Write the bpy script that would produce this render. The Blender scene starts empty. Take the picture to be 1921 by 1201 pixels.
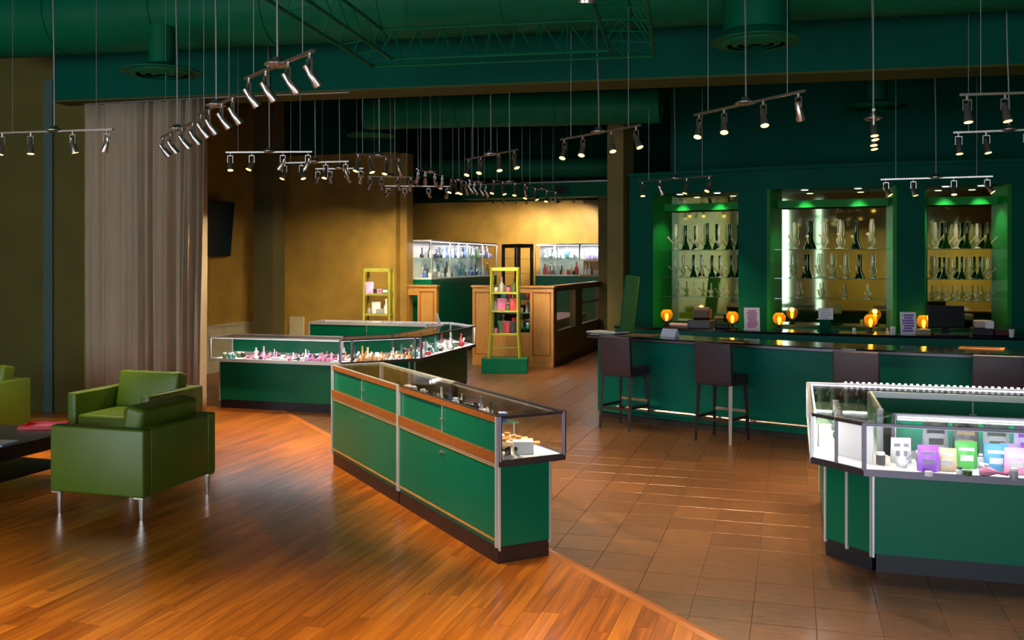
import bpy, bmesh, math, random
from mathutils import Vector, Matrix
random.seed(7)
R = math.radians
SC = bpy.context.scene
COL = SC.collection

# ------------------------------------------------------------------ camera
F, H, HOR, CX = 1776.0, 1.95, 490.0, 960.5      # focal length in px, eye height, horizon row, centre column
YAW = 16.6
CA, SA = math.cos(R(YAW)), math.sin(R(YAW))
cam_d = bpy.data.cameras.new('camera')
cam = bpy.data.objects.new('camera', cam_d); COL.objects.link(cam)
cam.location = (0, 0, H); cam.rotation_euler = (R(90), 0, R(YAW))
cam_d.sensor_width = 36; cam_d.lens = F / 1921 * 36
cam_d.shift_y = -(600.5 - HOR) / 1921
cam_d.clip_start = 0.05; cam_d.clip_end = 200
SC.camera = cam

# ------------------------------------------------------------------ world, daylight, exposure
w = bpy.data.worlds.new('overcast_sky'); SC.world = w; w.use_nodes = True
bg = w.node_tree.nodes['Background']
bg.inputs[0].default_value = (0.72, 0.87, 1.0, 1); bg.inputs[1].default_value = 9.0
VT = SC.view_settings
VT.view_transform = 'Standard'; VT.look = 'None'; VT.gamma = 1.0; VT.use_curve_mapping = False
VT.exposure = 0.0
SC.cycles.max_bounces = 7; SC.cycles.diffuse_bounces = 4; SC.cycles.glossy_bounces = 4
SC.cycles.transparent_max_bounces = 16; SC.cycles.transmission_bounces = 4
SC.cycles.caustics_reflective = False; SC.cycles.caustics_refractive = False
SC.cycles.sample_clamp_indirect = 4.0
SPOT_W = 160.0

def portal(u0, u1, z0, z1, v):
    l = bpy.data.lights.new('window_portal', 'AREA'); l.shape = 'RECTANGLE'
    l.size = u1 - u0; l.size_y = z1 - z0; l.cycles.is_portal = True
    o = bpy.data.objects.new('window_portal', l); COL.objects.link(o)
    o.location = ((u0 + u1) / 2, v, (z0 + z1) / 2); o.rotation_euler = (R(90), 0, 0)
WIN_V = -4.0
WINDOWS = [(-12.4, -9.8), (-9.6, -7.05), (-6.85, -4.42), (-3.55, -3.32), (-0.9, 1.4), (1.6, 3.6)]
for a, b in WINDOWS: portal(a, b, 0.25, 4.1, WIN_V + 0.02)

# ------------------------------------------------------------------ pixel helpers (floor, height or depth gives the distance)
def c2w(xc, yc): return (xc * CA - yc * SA, xc * SA + yc * CA)
def pxd(x, yc): return c2w((x - CX) * yc / F, yc)
def pz(x, y, z):
    yc = (z - H) * F / (HOR - y); u, v = pxd(x, yc); return Vector((u, v, z))
def fl(x, y): return pz(x, y, 0.0)
def proj(u, v, z):
    xc = u * CA + v * SA; yc = -u * SA + v * CA
    return (CX + xc * F / yc, HOR - (z - H) * F / yc, yc) if yc > 0.1 else (1e6, 1e6, -1)
def at_v(x, v): k = (x-CX)/F; return v*(k*CA-SA)/(CA+k*SA)      # u where column x meets the plane at v
def cdir(x, y, z): return Vector((*c2w(x, y), z)).normalized()

# ------------------------------------------------------------------ materials
def lin(c):
    f = lambda s: s / 12.92 if s <= 0.04045 else ((s + 0.055) / 1.055) ** 2.4
    return tuple(f(x / 255) for x in c)
MATS = {}
def mat(name, rgb, rough=0.5, metal=0.0, var=0.0, vscale=6.0, bump=0.0, bscale=60.0, coat=0.0, stretch=None, emit=None, spec=0.5):
    if name in MATS: return MATS[name]
    m = bpy.data.materials.new(name); m.use_nodes = True; MATS[name] = m
    nt = m.node_tree; b = nt.nodes['Principled BSDF']; c = lin(rgb)
    b.inputs['Base Color'].default_value = (*c, 1); b.inputs['Roughness'].default_value = rough
    b.inputs['Metallic'].default_value = metal; b.inputs['Coat Weight'].default_value = coat
    b.inputs['Coat Roughness'].default_value = 0.12; b.inputs['Specular IOR Level'].default_value = spec
    if emit:
        b.inputs['Emission Color'].default_value = (*lin(emit[0]), 1); b.inputs['Emission Strength'].default_value = emit[1]
    if var or bump:
        tc = nt.nodes.new('ShaderNodeTexCoord'); mp = nt.nodes.new('ShaderNodeMapping')
        nt.links.new(tc.outputs['Object'], mp.inputs[0])
        if stretch: mp.inputs['Scale'].default_value = stretch
    if var:
        n = nt.nodes.new('ShaderNodeTexNoise'); n.inputs['Scale'].default_value = vscale; n.inputs['Detail'].default_value = 5
        nt.links.new(mp.outputs[0], n.inputs['Vector'])
        r = nt.nodes.new('ShaderNodeValToRGB')
        r.color_ramp.elements[0].position = 0.3; r.color_ramp.elements[1].position = 0.7
        r.color_ramp.elements[0].color = (*[x * (1 - var) for x in c], 1)
        r.color_ramp.elements[1].color = (*[min(1, x * (1 + var)) for x in c], 1)
        nt.links.new(n.outputs[0], r.inputs[0]); nt.links.new(r.outputs[0], b.inputs['Base Color'])
    if bump:
        n2 = nt.nodes.new('ShaderNodeTexNoise'); n2.inputs['Scale'].default_value = bscale; n2.inputs['Detail'].default_value = 3
        nt.links.new(mp.outputs[0], n2.inputs['Vector'])
        bp = nt.nodes.new('ShaderNodeBump'); bp.inputs['Strength'].default_value = bump; bp.inputs['Distance'].default_value = 0.01
        nt.links.new(n2.outputs[0], bp.inputs['Height']); nt.links.new(bp.outputs[0], b.inputs['Normal'])
    return m

def glass(name, tint=(1, 1, 1), body=0.0, bodycol=(255, 255, 255), base=0.03, rough=0.02):
    """thin clear glass: see-through, a fresnel gloss and, for blown glass, a little body"""
    if name in MATS: return MATS[name]
    m = bpy.data.materials.new(name); m.use_nodes = True; MATS[name] = m
    nt = m.node_tree; nt.nodes.clear()
    out = nt.nodes.new('ShaderNodeOutputMaterial'); mx = nt.nodes.new('ShaderNodeMixShader')
    tr = nt.nodes.new('ShaderNodeBsdfTransparent'); tr.inputs[0].default_value = (*tint, 1)
    gl = nt.nodes.new('ShaderNodeBsdfGlossy'); gl.inputs['Roughness'].default_value = rough
    lw = nt.nodes.new('ShaderNodeLayerWeight'); lw.inputs[0].default_value = 0.5
    pw = nt.nodes.new('ShaderNodeMath'); pw.operation = 'POWER'; pw.inputs[1].default_value = 5.0
    ad = nt.nodes.new('ShaderNodeMath'); ad.operation = 'MULTIPLY_ADD'; ad.inputs[1].default_value = 0.8; ad.inputs[2].default_value = base
    nt.links.new(lw.outputs['Facing'], pw.inputs[0]); nt.links.new(pw.outputs[0], ad.inputs[0]); nt.links.new(ad.outputs[0], mx.inputs[0])
    src = tr.outputs[0]
    if body:
        df = nt.nodes.new('ShaderNodeBsdfTranslucent'); df.inputs[0].default_value = (*lin(bodycol), 1)
        d2 = nt.nodes.new('ShaderNodeBsdfDiffuse'); d2.inputs[0].default_value = (*lin(bodycol), 1)
        m1 = nt.nodes.new('ShaderNodeMixShader'); m1.inputs[0].default_value = 0.5
        nt.links.new(df.outputs[0], m1.inputs[1]); nt.links.new(d2.outputs[0], m1.inputs[2])
        m2 = nt.nodes.new('ShaderNodeMixShader'); m2.inputs[0].default_value = body
        nt.links.new(src, m2.inputs[1]); nt.links.new(m1.outputs[0], m2.inputs[2]); src = m2.outputs[0]
    nt.links.new(src, mx.inputs[1]); nt.links.new(gl.outputs[0], mx.inputs[2]); nt.links.new(mx.outputs[0], out.inputs[0])
    return m

def emis(name, rgb, s): return mat(name, rgb, 0.5, emit=(rgb, s))

def wood_mat():
    m = bpy.data.materials.new('oak_plank'); m.use_nodes = True; nt = m.node_tree; b = nt.nodes['Principled BSDF']
    tc = nt.nodes.new('ShaderNodeTexCoord'); mp = nt.nodes.new('ShaderNodeMapping'); mp.inputs['Scale'].default_value = (14, 0.9, 1)
    at = nt.nodes.new('ShaderNodeAttribute'); at.attribute_name = 'rnd'
    nt.links.new(tc.outputs['Object'], mp.inputs[0])
    cm = nt.nodes.new('ShaderNodeVectorMath'); cm.operation = 'ADD'
    sc = nt.nodes.new('ShaderNodeVectorMath'); sc.operation = 'SCALE'; sc.inputs['Scale'].default_value = 37
    nt.links.new(at.outputs['Vector'], sc.inputs[0]); nt.links.new(mp.outputs[0], cm.inputs[0]); nt.links.new(sc.outputs[0], cm.inputs[1])
    n = nt.nodes.new('ShaderNodeTexNoise'); n.inputs['Scale'].default_value = 1.6; n.inputs['Detail'].default_value = 7; n.inputs['Distortion'].default_value = 0.8
    nt.links.new(cm.outputs[0], n.inputs['Vector'])
    r = nt.nodes.new('ShaderNodeValToRGB'); e = r.color_ramp.elements
    e[0].position = 0.28; e[0].color = (*lin((132, 66, 12)), 1); e[1].position = 0.72; e[1].color = (*lin((206, 122, 36)), 1)
    k = r.color_ramp.elements.new(0.5); k.color = (*lin((172, 94, 22)), 1)
    mm = nt.nodes.new('ShaderNodeMath'); mm.operation = 'MULTIPLY_ADD'; mm.inputs[1].default_value = 0.20; mm.inputs[2].default_value = -0.10
    nt.links.new(at.outputs['Fac'], mm.inputs[0])
    ad = nt.nodes.new('ShaderNodeMath'); ad.operation = 'ADD'
    nt.links.new(n.outputs[0], ad.inputs[0]); nt.links.new(mm.outputs[0], ad.inputs[1]); nt.links.new(ad.outputs[0], r.inputs[0])
    nt.links.new(r.outputs[0], b.inputs['Base Color'])
    b.inputs['Roughness'].default_value = 0.30; b.inputs['Coat Weight'].default_value = 0.5; b.inputs['Coat Roughness'].default_value = 0.16
    bp = nt.nodes.new('ShaderNodeBump'); bp.inputs['Strength'].default_value = 0.08; bp.inputs['Distance'].default_value = 0.01
    nt.links.new(n.outputs[0], bp.inputs['Height']); nt.links.new(bp.outputs[0], b.inputs['Normal'])
    return m
def tile_mat():
    m = bpy.data.materials.new('brown_tile'); m.use_nodes = True; nt = m.node_tree; b = nt.nodes['Principled BSDF']
    tc = nt.nodes.new('ShaderNodeTexCoord'); at = nt.nodes.new('ShaderNodeAttribute'); at.attribute_name = 'rnd'
    gm = nt.nodes.new('ShaderNodeNewGeometry'); mp = nt.nodes.new('ShaderNodeMapping'); mp.inputs['Scale'].default_value = (5, 16, 5)
    nt.links.new(gm.outputs['Position'], mp.inputs[0])
    n = nt.nodes.new('ShaderNodeTexNoise'); n.inputs['Scale'].default_value = 1.7; n.inputs['Detail'].default_value = 8; n.inputs['Roughness'].default_value = 0.65
    nt.links.new(mp.outputs[0], n.inputs['Vector'])
    oi = nt.nodes.new('ShaderNodeObjectInfo')
    r = nt.nodes.new('ShaderNodeValToRGB'); e = r.color_ramp.elements
    e[0].position = 0.25; e[0].color = (*lin((62, 34, 16)), 1); e[1].position = 0.75; e[1].color = (*lin((122, 76, 40)), 1)
    ad = nt.nodes.new('ShaderNodeMath'); ad.operation = 'MULTIPLY_ADD'; ad.inputs[1].default_value = 0.16
    nt.links.new(oi.outputs['Random'], ad.inputs[0]); nt.links.new(n.outputs[0], ad.inputs[2]); nt.links.new(ad.outputs[0], r.inputs[0])
    nt.links.new(r.outputs[0], b.inputs['Base Color']); b.inputs['Roughness'].default_value = 0.34
    b.inputs['Coat Weight'].default_value = 0.25; b.inputs['Coat Roughness'].default_value = 0.2
    bp = nt.nodes.new('ShaderNodeBump'); bp.inputs['Strength'].default_value = 0.15; bp.inputs['Distance'].default_value = 0.008
    nt.links.new(n.outputs[0], bp.inputs['Height']); nt.links.new(bp.outputs[0], b.inputs['Normal'])
    return m
M_WOOD, M_TILE = wood_mat(), tile_mat()
M_GROUT = mat('grout', (96, 70, 48), 0.9, var=0.15, vscale=30)
M_GREEN = mat('green_laminate', (0, 96, 68), 0.30, var=0.06, vscale=2, spec=0.22)
M_BARGREEN = mat('teal_bar_paint', (0, 104, 88), 0.4, var=0.08, vscale=3, spec=0.15)
M_TEAL = mat('dark_teal_paint', (0, 76, 60), 0.6, var=0.12, vscale=1.5, spec=0.06)
M_CEIL = mat('ceiling_teal_paint', (0, 62, 46), 0.6, var=0.18, vscale=1.2, spec=0.05)
M_DUCT = mat('teal_duct_paint', (0, 88, 58), 0.5, var=0.12, vscale=2, spec=0.12)
M_NICHE = mat('niche_green_paint', (4, 110, 36), 0.5, var=0.08, vscale=3, spec=0.15)
M_GOLD = mat('gold_plaster', (150, 118, 50), 0.5, var=0.2, vscale=2.6, bump=0.25, bscale=14)
M_OLIVE = mat('olive_plaster', (108, 96, 44), 0.7, var=0.12, vscale=2, bump=0.1, bscale=20)
M_OLIVED = mat('dark_olive_plaster', (78, 72, 40), 0.7, var=0.12, vscale=2)
M_TAN = mat('tan_wood', (172, 126, 62), 0.45, var=0.1, vscale=4, stretch=(6, 6, 0.7))
M_BROWN = mat('brown_trim_and_floor_reflection', (140, 78, 34), 0.35, var=0.2, vscale=5, stretch=(1, 8, 8))  # real moulding, and the floor's reflection painted on the near showcase bands
M_KICK = mat('dark_kick', (44, 24, 20), 0.5)
M_KICK2 = mat('black_kick', (20, 18, 26), 0.5)
M_ALU = mat('aluminium', (206, 204, 202), 0.32, 0.45)
M_ALUD = mat('dark_aluminium', (96, 90, 100), 0.35, 0.8)
M_WHITE = mat('white_laminate', (225, 222, 222), 0.45)
M_CHROME = mat('brushed_nickel', (200, 186, 176), 0.25, 0.9)
M_GLASS = glass('pane_glass')
M_CLEAR = glass('blown_clear_glass', (0.96, 0.97, 0.93), 0.42, (246, 232, 190), 0.10, 0.05)
M_GRNGL = glass('blown_green_glass', (0.10, 0.34, 0.12), 0.35, (8, 48, 14), 0.07, 0.05)
M_SHELFGL = glass('shelf_glass', (0.80, 0.95, 0.85), 0.10, (150, 200, 160), 0.08, 0.05)
M_MIRROR = mat('mirror', (176, 198, 150), 0.04, 1.0)
M_BLACKTOP = mat('black_stone_top', (14, 14, 18), 0.12, var=0.3, vscale=40, coat=0.4)
M_STOOL = mat('purple_brown_leather', (48, 34, 48), 0.5, bump=0.2, bscale=90)
M_DARKWOOD = mat('dark_wood', (34, 20, 18), 0.4, var=0.2, vscale=8)
M_CURTAIN = mat('taupe_curtain', (156, 140, 116), 0.85, var=0.08, vscale=3, stretch=(4, 4, 0.4), bump=0.15, bscale=150)
M_CHAIR = mat('green_leather', (74, 96, 12), 0.42, var=0.07, vscale=4, bump=0.12, bscale=120)
M_LIME = mat('lime_painted_wood', (158, 158, 56), 0.5, var=0.1, vscale=6)
M_BLACK = mat('black_plastic', (16, 16, 18), 0.45, spec=0.25)
M_SCREEN = mat('screen_dark', (14, 34, 50), 0.35, spec=0.15)
M_PAPER = mat('white_paper', (232, 228, 236), 0.7)
M_WIRE = mat('steel_wire', (150, 150, 146), 0.4, 0.6)
M_LED = emis('white_led', (244, 240, 255), 3.0)
M_LENS = emis('warm_lamp_lens', (255, 196, 104), 6.0)
M_PUCK = emis('puck_lens', (255, 246, 214), 8.0)
M_AMBER = glass('amber_globe', (1.0, 0.70, 0.22), 0.16, (240, 160, 30), 0.06, 0.08)
M_BULB = emis('amber_bulb', (255, 190, 80), 9.0)

# ------------------------------------------------------------------ mesh builder
class MB:
    def __init__(s): s.v = []; s.f = []; s.m = []; s.mi = 0
    def add(s, vs, fs):
        o = len(s.v); s.v += [tuple(x) for x in vs]; s.f += [tuple(i + o for i in f) for f in fs]; s.m += [s.mi] * len(fs); return s
    def box(s, c, d, rz=0, rx=0, ry=0):
        M = Matrix.Translation(c) @ Matrix.Rotation(rz, 4, 'Z') @ Matrix.Rotation(ry, 4, 'Y') @ Matrix.Rotation(rx, 4, 'X')
        x, y, z = [q / 2 for q in d]
        vs = [M @ Vector(p) for p in ((-x,-y,-z),(x,-y,-z),(x,y,-z),(-x,y,-z),(-x,-y,z),(x,-y,z),(x,y,z),(-x,y,z))]
        return s.add(vs, ((0,3,2,1),(4,5,6,7),(0,1,5,4),(1,2,6,5),(2,3,7,6),(3,0,4,7)))
    def bx(s, x0, x1, y0, y1, z0, z1): return s.box(((x0+x1)/2, (y0+y1)/2, (z0+z1)/2), (x1-x0, y1-y0, z1-z0))
    def rbox(s, c, d, r=0.02, seg=3, rz=0, rx=0, ry=0, puff=0.0):
        bm = bmesh.new(); bmesh.ops.create_cube(bm, size=1)
        for v in bm.verts: v.co = Vector((v.co.x * d[0], v.co.y * d[1], v.co.z * d[2]))
        if puff:
            bmesh.ops.subdivide_edges(bm, edges=bm.edges[:], cuts=4, use_grid_fill=True)
            for v in bm.verts:
                q = [min(1, abs(v.co[i]) / (d[i] / 2)) for i in range(3)]
                i = d.index(min(d)); a, b2 = [j for j in range(3) if j != i]
                v.co[i] *= 1 + puff * (1 - q[a] ** 2) * (1 - q[b2] ** 2)
        ed = [e for e in bm.edges if len(e.link_faces) == 2 and e.link_faces[0].normal.dot(e.link_faces[1].normal) < 0.5] if puff == 0 else [e for e in bm.edges if len(e.link_faces) == 2 and e.calc_face_angle(0) > 0.9]
        bmesh.ops.bevel(bm, geom=ed, offset=r, segments=seg, affect='EDGES', profile=0.5)
        M = Matrix.Translation(c) @ Matrix.Rotation(rz, 4, 'Z') @ Matrix.Rotation(ry, 4, 'Y') @ Matrix.Rotation(rx, 4, 'X')
        bm.verts.index_update()
        s.add([M @ v.co for v in bm.verts], [[v.index for v in f.verts] for f in bm.faces]); bm.free(); return s
    def cyl(s, p0, p1, r0, r1=None, n=10, caps=True):
        p0, p1 = Vector(p0), Vector(p1); r1 = r0 if r1 is None else r1
        d = (p1 - p0).normalized(); a = Vector((0, 0, 1)) if abs(d.z) < 0.9 else Vector((1, 0, 0))
        x = d.cross(a).normalized(); y = d.cross(x)
        vs = [p0 + (x * math.cos(t) + y * math.sin(t)) * r0 for t in [2*math.pi*i/n for i in range(n)]]
        vs += [p1 + (x * math.cos(t) + y * math.sin(t)) * r1 for t in [2*math.pi*i/n for i in range(n)]]
        fs = [(i, i + n, (i+1) % n + n, (i+1) % n) for i in range(n)]
        if caps: fs += [tuple(range(n)), tuple(range(2*n-1, n-1, -1))]
        return s.add(vs, fs)
    def lathe(s, prof, n=12, c=(0, 0, 0)):
        vs, fs = [], []
        for (r, z) in prof:
            for i in range(n):
                t = 2*math.pi*i/n; vs.append((c[0] + r*math.cos(t), c[1] + r*math.sin(t), c[2] + z))
        for k in range(len(prof)-1):
            for i in range(n): fs.append((k*n+i, k*n+(i+1) % n, (k+1)*n+(i+1) % n, (k+1)*n+i))
        if prof[0][0] > 1e-4: fs.append(tuple(range(n-1, -1, -1)))
        if prof[-1][0] > 1e-4: fs.append(tuple((len(prof)-1)*n+i for i in range(n)))
        return s.add(vs, fs)
    def prism(s, poly, z0, z1):
        if sum(poly[i-1][0]*p[1] - p[0]*poly[i-1][1] for i, p in enumerate(poly)) < 0: poly = poly[::-1]
        n = len(poly); vs = [(x, y, z0) for x, y in poly] + [(x, y, z1) for x, y in poly]
        return s.add(vs, [tuple(range(n-1, -1, -1)), tuple(range(n, 2*n))] + [(i, (i+1) % n, (i+1) % n + n, i + n) for i in range(n)])
    def strip(s, A, B, z0, z1):
        """solid band between two plan polylines A (near) and B (far)"""
        for i in range(len(A)-1): s.prism([A[i], A[i+1], B[i+1], B[i]], z0, z1)
        return s
    def tube(s, pts, r, n=8):
        for i in range(len(pts)-1): s.cyl(pts[i], pts[i+1], r, n=n)
        return s
    def mesh(s, name, mats, smooth=False):
        me = bpy.data.meshes.new(name); me.from_pydata(s.v, [], s.f)
        for m in (mats if isinstance(mats, (list, tuple)) else [mats]): me.materials.append(m)
        me.polygons.foreach_set('material_index', s.m)
        if smooth:
            me.polygons.foreach_set('use_smooth', [True]*len(me.polygons))
            me.set_sharp_from_angle(angle=R(40))
        me.update(); return me
    def build(s, name, mats, parent=None, smooth=False, loc=None, rz=0):
        o = bpy.data.objects.new(name, s.mesh(name, mats, smooth)); COL.objects.link(o)
        if parent: o.parent = parent
        if loc is not None: o.location = loc
        o.rotation_euler[2] = rz; return o

def tag(o, label=None, cat=None, group=None, kind=None):
    if label: o['label'] = label
    if cat: o['category'] = cat
    if group: o['group'] = group
    if kind: o['kind'] = kind
    return o
def thing(name, label, cat, loc=(0, 0, 0), rz=0, group=None):
    o = bpy.data.objects.new(name, None); COL.objects.link(o); o.empty_display_size = 0.1
    o.location = loc; o.rotation_euler = (0, 0, rz); return tag(o, label, cat, group)
def inst(name, me, loc, rz=0, parent=None, rot=None, scale=None):
    o = bpy.data.objects.new(name, me); COL.objects.link(o); o.location = loc
    o.rotation_euler = rot if rot else (0, 0, rz)
    if scale: o.scale = scale
    if parent: o.parent = parent
    return o
def struct(name, mb, m, parent=None, label=None, **k):
    o = mb.build(name, m, parent, **k)
    if not parent: tag(o, label, None, None, 'structure')
    return o

# ================================================================== FLOOR
UMIN, UMAX, VMIN, VMAX = -13.0, 6.0, WIN_V, 25.0
floor = struct('floor', MB().bx(UMIN, UMAX, VMIN, VMAX, -0.2, -0.005), M_GROUT, label='shop floor of oak planks meeting brown tiles on a diagonal')
def clip(poly, a, b, c):        # keep a*x+b*y<=c
    out = []
    for i in range(len(poly)):
        p, q = poly[i-1], poly[i]; dp = a*p[0]+b*p[1]-c; dq = a*q[0]+b*q[1]-c
        if (dp <= 0) != (dq <= 0):
            t = dp / (dp - dq); out.append((p[0]+(q[0]-p[0])*t, p[1]+(q[1]-p[1])*t))
        if dq <= 0: out.append(q)
    return out
DIAG = 4.53
def piece_geo(poly, ch, z0=-0.012):
    n = len(poly); cx = sum(p[0] for p in poly)/n; cy = sum(p[1] for p in poly)/n
    ins = []
    for x, y in poly:
        d = math.hypot(x-cx, y-cy) or 1; ins.append((x-(x-cx)/d*ch*1.4, y-(y-cy)/d*ch*1.4))
    vs = [(x, y, 0) for x, y in ins] + [(x, y, -ch*0.6) for x, y in poly] + [(x, y, z0) for x, y in poly]
    fs = [tuple(range(n))] + [(i, i+n, (i+1) % n + n, (i+1) % n) for i in range(n)] + [(i+n, i+2*n, (i+1) % n + 2*n, (i+1) % n + n) for i in range(n)]
    return vs, fs
def lay(pieces, name, m, ch, most=300):
    """pieces: list of (poly, rnd); the ones nearest in view become objects, the rest one field"""
    seen, rest = [], []
    for poly, rn in pieces:
        cx = sum(p[0] for p in poly)/len(poly); cy = sum(p[1] for p in poly)/len(poly)
        x, y, d = proj(cx, cy, 0)
        (seen if d > 0 and -80 < x < 2000 and y < 1290 else rest).append((d, poly, rn, cx, cy))
    seen.sort(key=lambda t: t[0]); rest += seen[most:]; seen = seen[:most]
    cache = {}
    for d, poly, rn, cx, cy in seen:
        loc = [(round(x-cx, 4), round(y-cy, 4)) for x, y in poly]; key = (tuple(loc),) if name == 'tile' else None
        me = cache.get(key) if key else None
        if me is None:
            mb = MB(); mb.add(*piece_geo(loc, ch)); me = mb.mesh(name, m)
            at = me.attributes.new('rnd', 'FLOAT', 'POINT'); at.data.foreach_set('value', [rn]*len(me.vertices))
            if key: cache[key] = me
        inst(name, me, (cx, cy, 0), parent=floor)
    mb = MB(); rv = []
    for d, poly, rn, cx, cy in rest:
        vs, fs = piece_geo(poly, ch); mb.add(vs, fs); rv += [rn]*len(vs)
    o = mb.build('far_' + name + '_field', m, floor); tag(o, kind='stuff')
    at = o.data.attributes.new('rnd', 'FLOAT', 'POINT'); at.data.foreach_set('value', rv)
TP = 0.3345
tiles = []
for i in range(-40, 20):
    for j in range(-20, 58):
        u0 = 0.113 + i*TP; v0 = 5.93 + j*TP; g = 0.0022
        if u0 < UMIN or u0+TP > UMAX or v0+TP > VMAX or v0 < -1: continue
        p = [(u0+g, v0+g), (u0+TP-g, v0+g), (u0+TP-g, v0+TP-g), (u0+g, v0+TP-g)]
        p = clip(p, -1, -1, -(DIAG+0.055))
        if len(p) > 2: tiles.append((p, random.random()))
lay(tiles, 'tile', M_TILE, 0.0014)
planks = []; PW = 0.105
i = 0
uu = UMIN
while uu < 6.0:
    vv = -3.9 + random.random()*1.2
    while vv < 17:
        L = random.uniform(1.0, 2.1); g = 0.0009
        p = clip([(uu+g, vv+g), (uu+PW-g, vv+g), (uu+PW-g, vv+L-g), (uu+g, vv+L-g)], 1, 1, DIAG)
        if len(p) > 2: planks.append((p, random.random()))
        vv += L
    uu += PW
lay(planks, 'plank', M_WOOD, 0.0012)
thr = MB(); a, b = (DIAG+8.0, -8.0), (DIAG-16.5, 16.5)
a, b = (5.9, DIAG-5.9), (-12.4, DIAG+12.4)
s2 = 0.055/2
thr.add([(a[0], a[1], 0), (a[0]+s2, a[1]+s2, 0.006), (a[0]+2*s2, a[1]+2*s2, 0), (b[0], b[1], 0), (b[0]+s2, b[1]+s2, 0.006), (b[0]+2*s2, b[1]+2*s2, 0)], ((0,1,4,3),(1,2,5,4),(0,3,5,2)))
thr.build('threshold_strip', mat('threshold_oak', (176, 98, 34), 0.35, coat=0.3), floor)

# ================================================================== SHELL
CZ = 5.4
struct('ceiling', MB().bx(UMIN, UMAX, VMIN, VMAX, CZ, CZ+0.2), M_CEIL, label='dark teal painted ceiling')
T = 0.16
struct('wall_right', MB().bx(UMAX-T, UMAX, VMIN+T, VMAX, 0, CZ), M_OLIVE, label='olive side wall beside the bar')
struct('wall_outer', MB().bx(UMIN, UMIN+T, VMIN+T, VMAX, 0, CZ), M_GOLD, label='outer olive side wall of the shop')
# storefront wall behind the viewpoint, with real window openings
wf = MB(); prev = UMIN
for a, b in WINDOWS:
    wf.bx(prev, a, WIN_V, WIN_V+T, 0, CZ); wf.bx(a, b, WIN_V, WIN_V+T, 0, 0.25); wf.bx(a, b, WIN_V, WIN_V+T, 4.1, CZ); prev = b
wf.bx(prev, UMAX, WIN_V, WIN_V+T, 0, CZ)
struct('wall_front', wf, M_GOLD, label='olive storefront wall with tall shop windows')
for k, (a, b) in enumerate(WINDOWS):
    f = MB(); y0, y1 = WIN_V+0.04, WIN_V+0.10
    f.bx(a, a+0.05, y0, y1, 0.25, 4.1).bx(b-0.05, b, y0, y1, 0.25, 4.1).bx(a, b, y0, y1, 0.25, 0.31).bx(a, b, y0, y1, 4.04, 4.1).bx(a, b, y0, y1, 2.5, 2.56).bx((a+b)/2-0.025, (a+b)/2+0.025, y0, y1, 0.25, 4.1)
    o = struct('window_%d' % (k+1), f, M_ALU, label='tall aluminium framed shop window')
    MB().bx(a+0.05, b-0.05, WIN_V+0.065, WIN_V+0.071, 0.31, 2.5).build('pane', M_GLASS, o)
    MB().bx(a+0.05, b-0.05, WIN_V+0.065, WIN_V+0.071, 2.56, 4.04).build('pane', M_GLASS, o)
# wall with the curtain (left), the long side wall with the screen, the gold feature wall
CURV = 10.05
uD = pxd(158, 12.05)[0]
struct('wall_left', MB().bx(UMIN+T, uD, CURV, CURV+0.18, 0, 4.68), mat('deep_olive_plaster', (84, 78, 34), 0.7, var=0.12, vscale=2, spec=0.2), label='dark olive wall beside the curtain')
struct('trim_1', MB().bx(UMIN+T, uD, CURV-0.02, CURV+0.18, 4.68, CZ), M_CEIL, label='teal band above the olive wall')
struct('trim_2', MB().bx(uD-0.02, uD+0.03, CURV-0.03, CURV+0.21, 0, 4.0), M_GOLD, label='gold edge trim between olive wall and curtain')
# slim blue-grey pilaster on the olive wall
pu = at_v(93, CURV)
struct('trim_3', MB().bx(pu-0.07, pu+0.07, CURV-0.03, CURV, 0, 4.3), mat('slate_strip', (58, 84, 80), 0.5), label='slate blue vertical strip on olive wall')
UA = -9.75; VB = 16.6
struct('wall_side', MB().bx(UA-0.18, UA, CURV+0.18, VB+0.18, 0, CZ), M_GOLD, label='gold side wall carrying the screen')
sw = MB().bx(UA, UA+0.06, CURV+0.2, 15.75, 0.0, 0.80).bx(UA, UA+0.09, CURV+0.2, 15.75, 0.80, 0.83)
struct('trim_4', sw, mat('pale_panel', (176, 168, 140), 0.6, var=0.08), label='pale wainscot along the gold side wall')
uBe = pxd(743, 17.98)[0]
struct('wall_feature', MB().bx(UA, uBe, VB, VB+0.2, 0, 4.02), M_GOLD, label='mottled gold feature wall')
struct('trim_5', MB().bx(UA, uBe, VB-0.02, VB+0.22, 4.02, CZ), M_CEIL, label='dark teal band above the feature wall')
cu = pxd(505, 17.3)
struct('column', MB().bx(cu[0]-0.2, cu[0]+0.2, cu[1]-0.2, cu[1]+0.2, 0, 4.9), M_OLIVED, label='square dark olive column before the gold wall')
pb = pxd(540, 18.2)
struct('trim_6', MB().bx(pb[0]-0.16, pb[0]+0.14, VB-0.05, VB, 0, 0.86), mat('pale_panel', (176, 168, 140), 0.6), label='pale low panel on the feature wall')
VC = 23.6
struct('wall_back', MB().bx(UMIN+T, UMAX-T, VC, VC+0.2, 0, 3.5).bx(uBe, uBe+0.14, VB+0.2, VB+0.5, 0, 4.02), M_GOLD, label='far gold wall above the lit wall cases')
struct('trim_7', MB().bx(UMIN+T, UMAX-T, VC-0.02, VC+0.2, 3.5, CZ), M_CEIL, label='dark teal band above the far gold wall')
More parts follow.
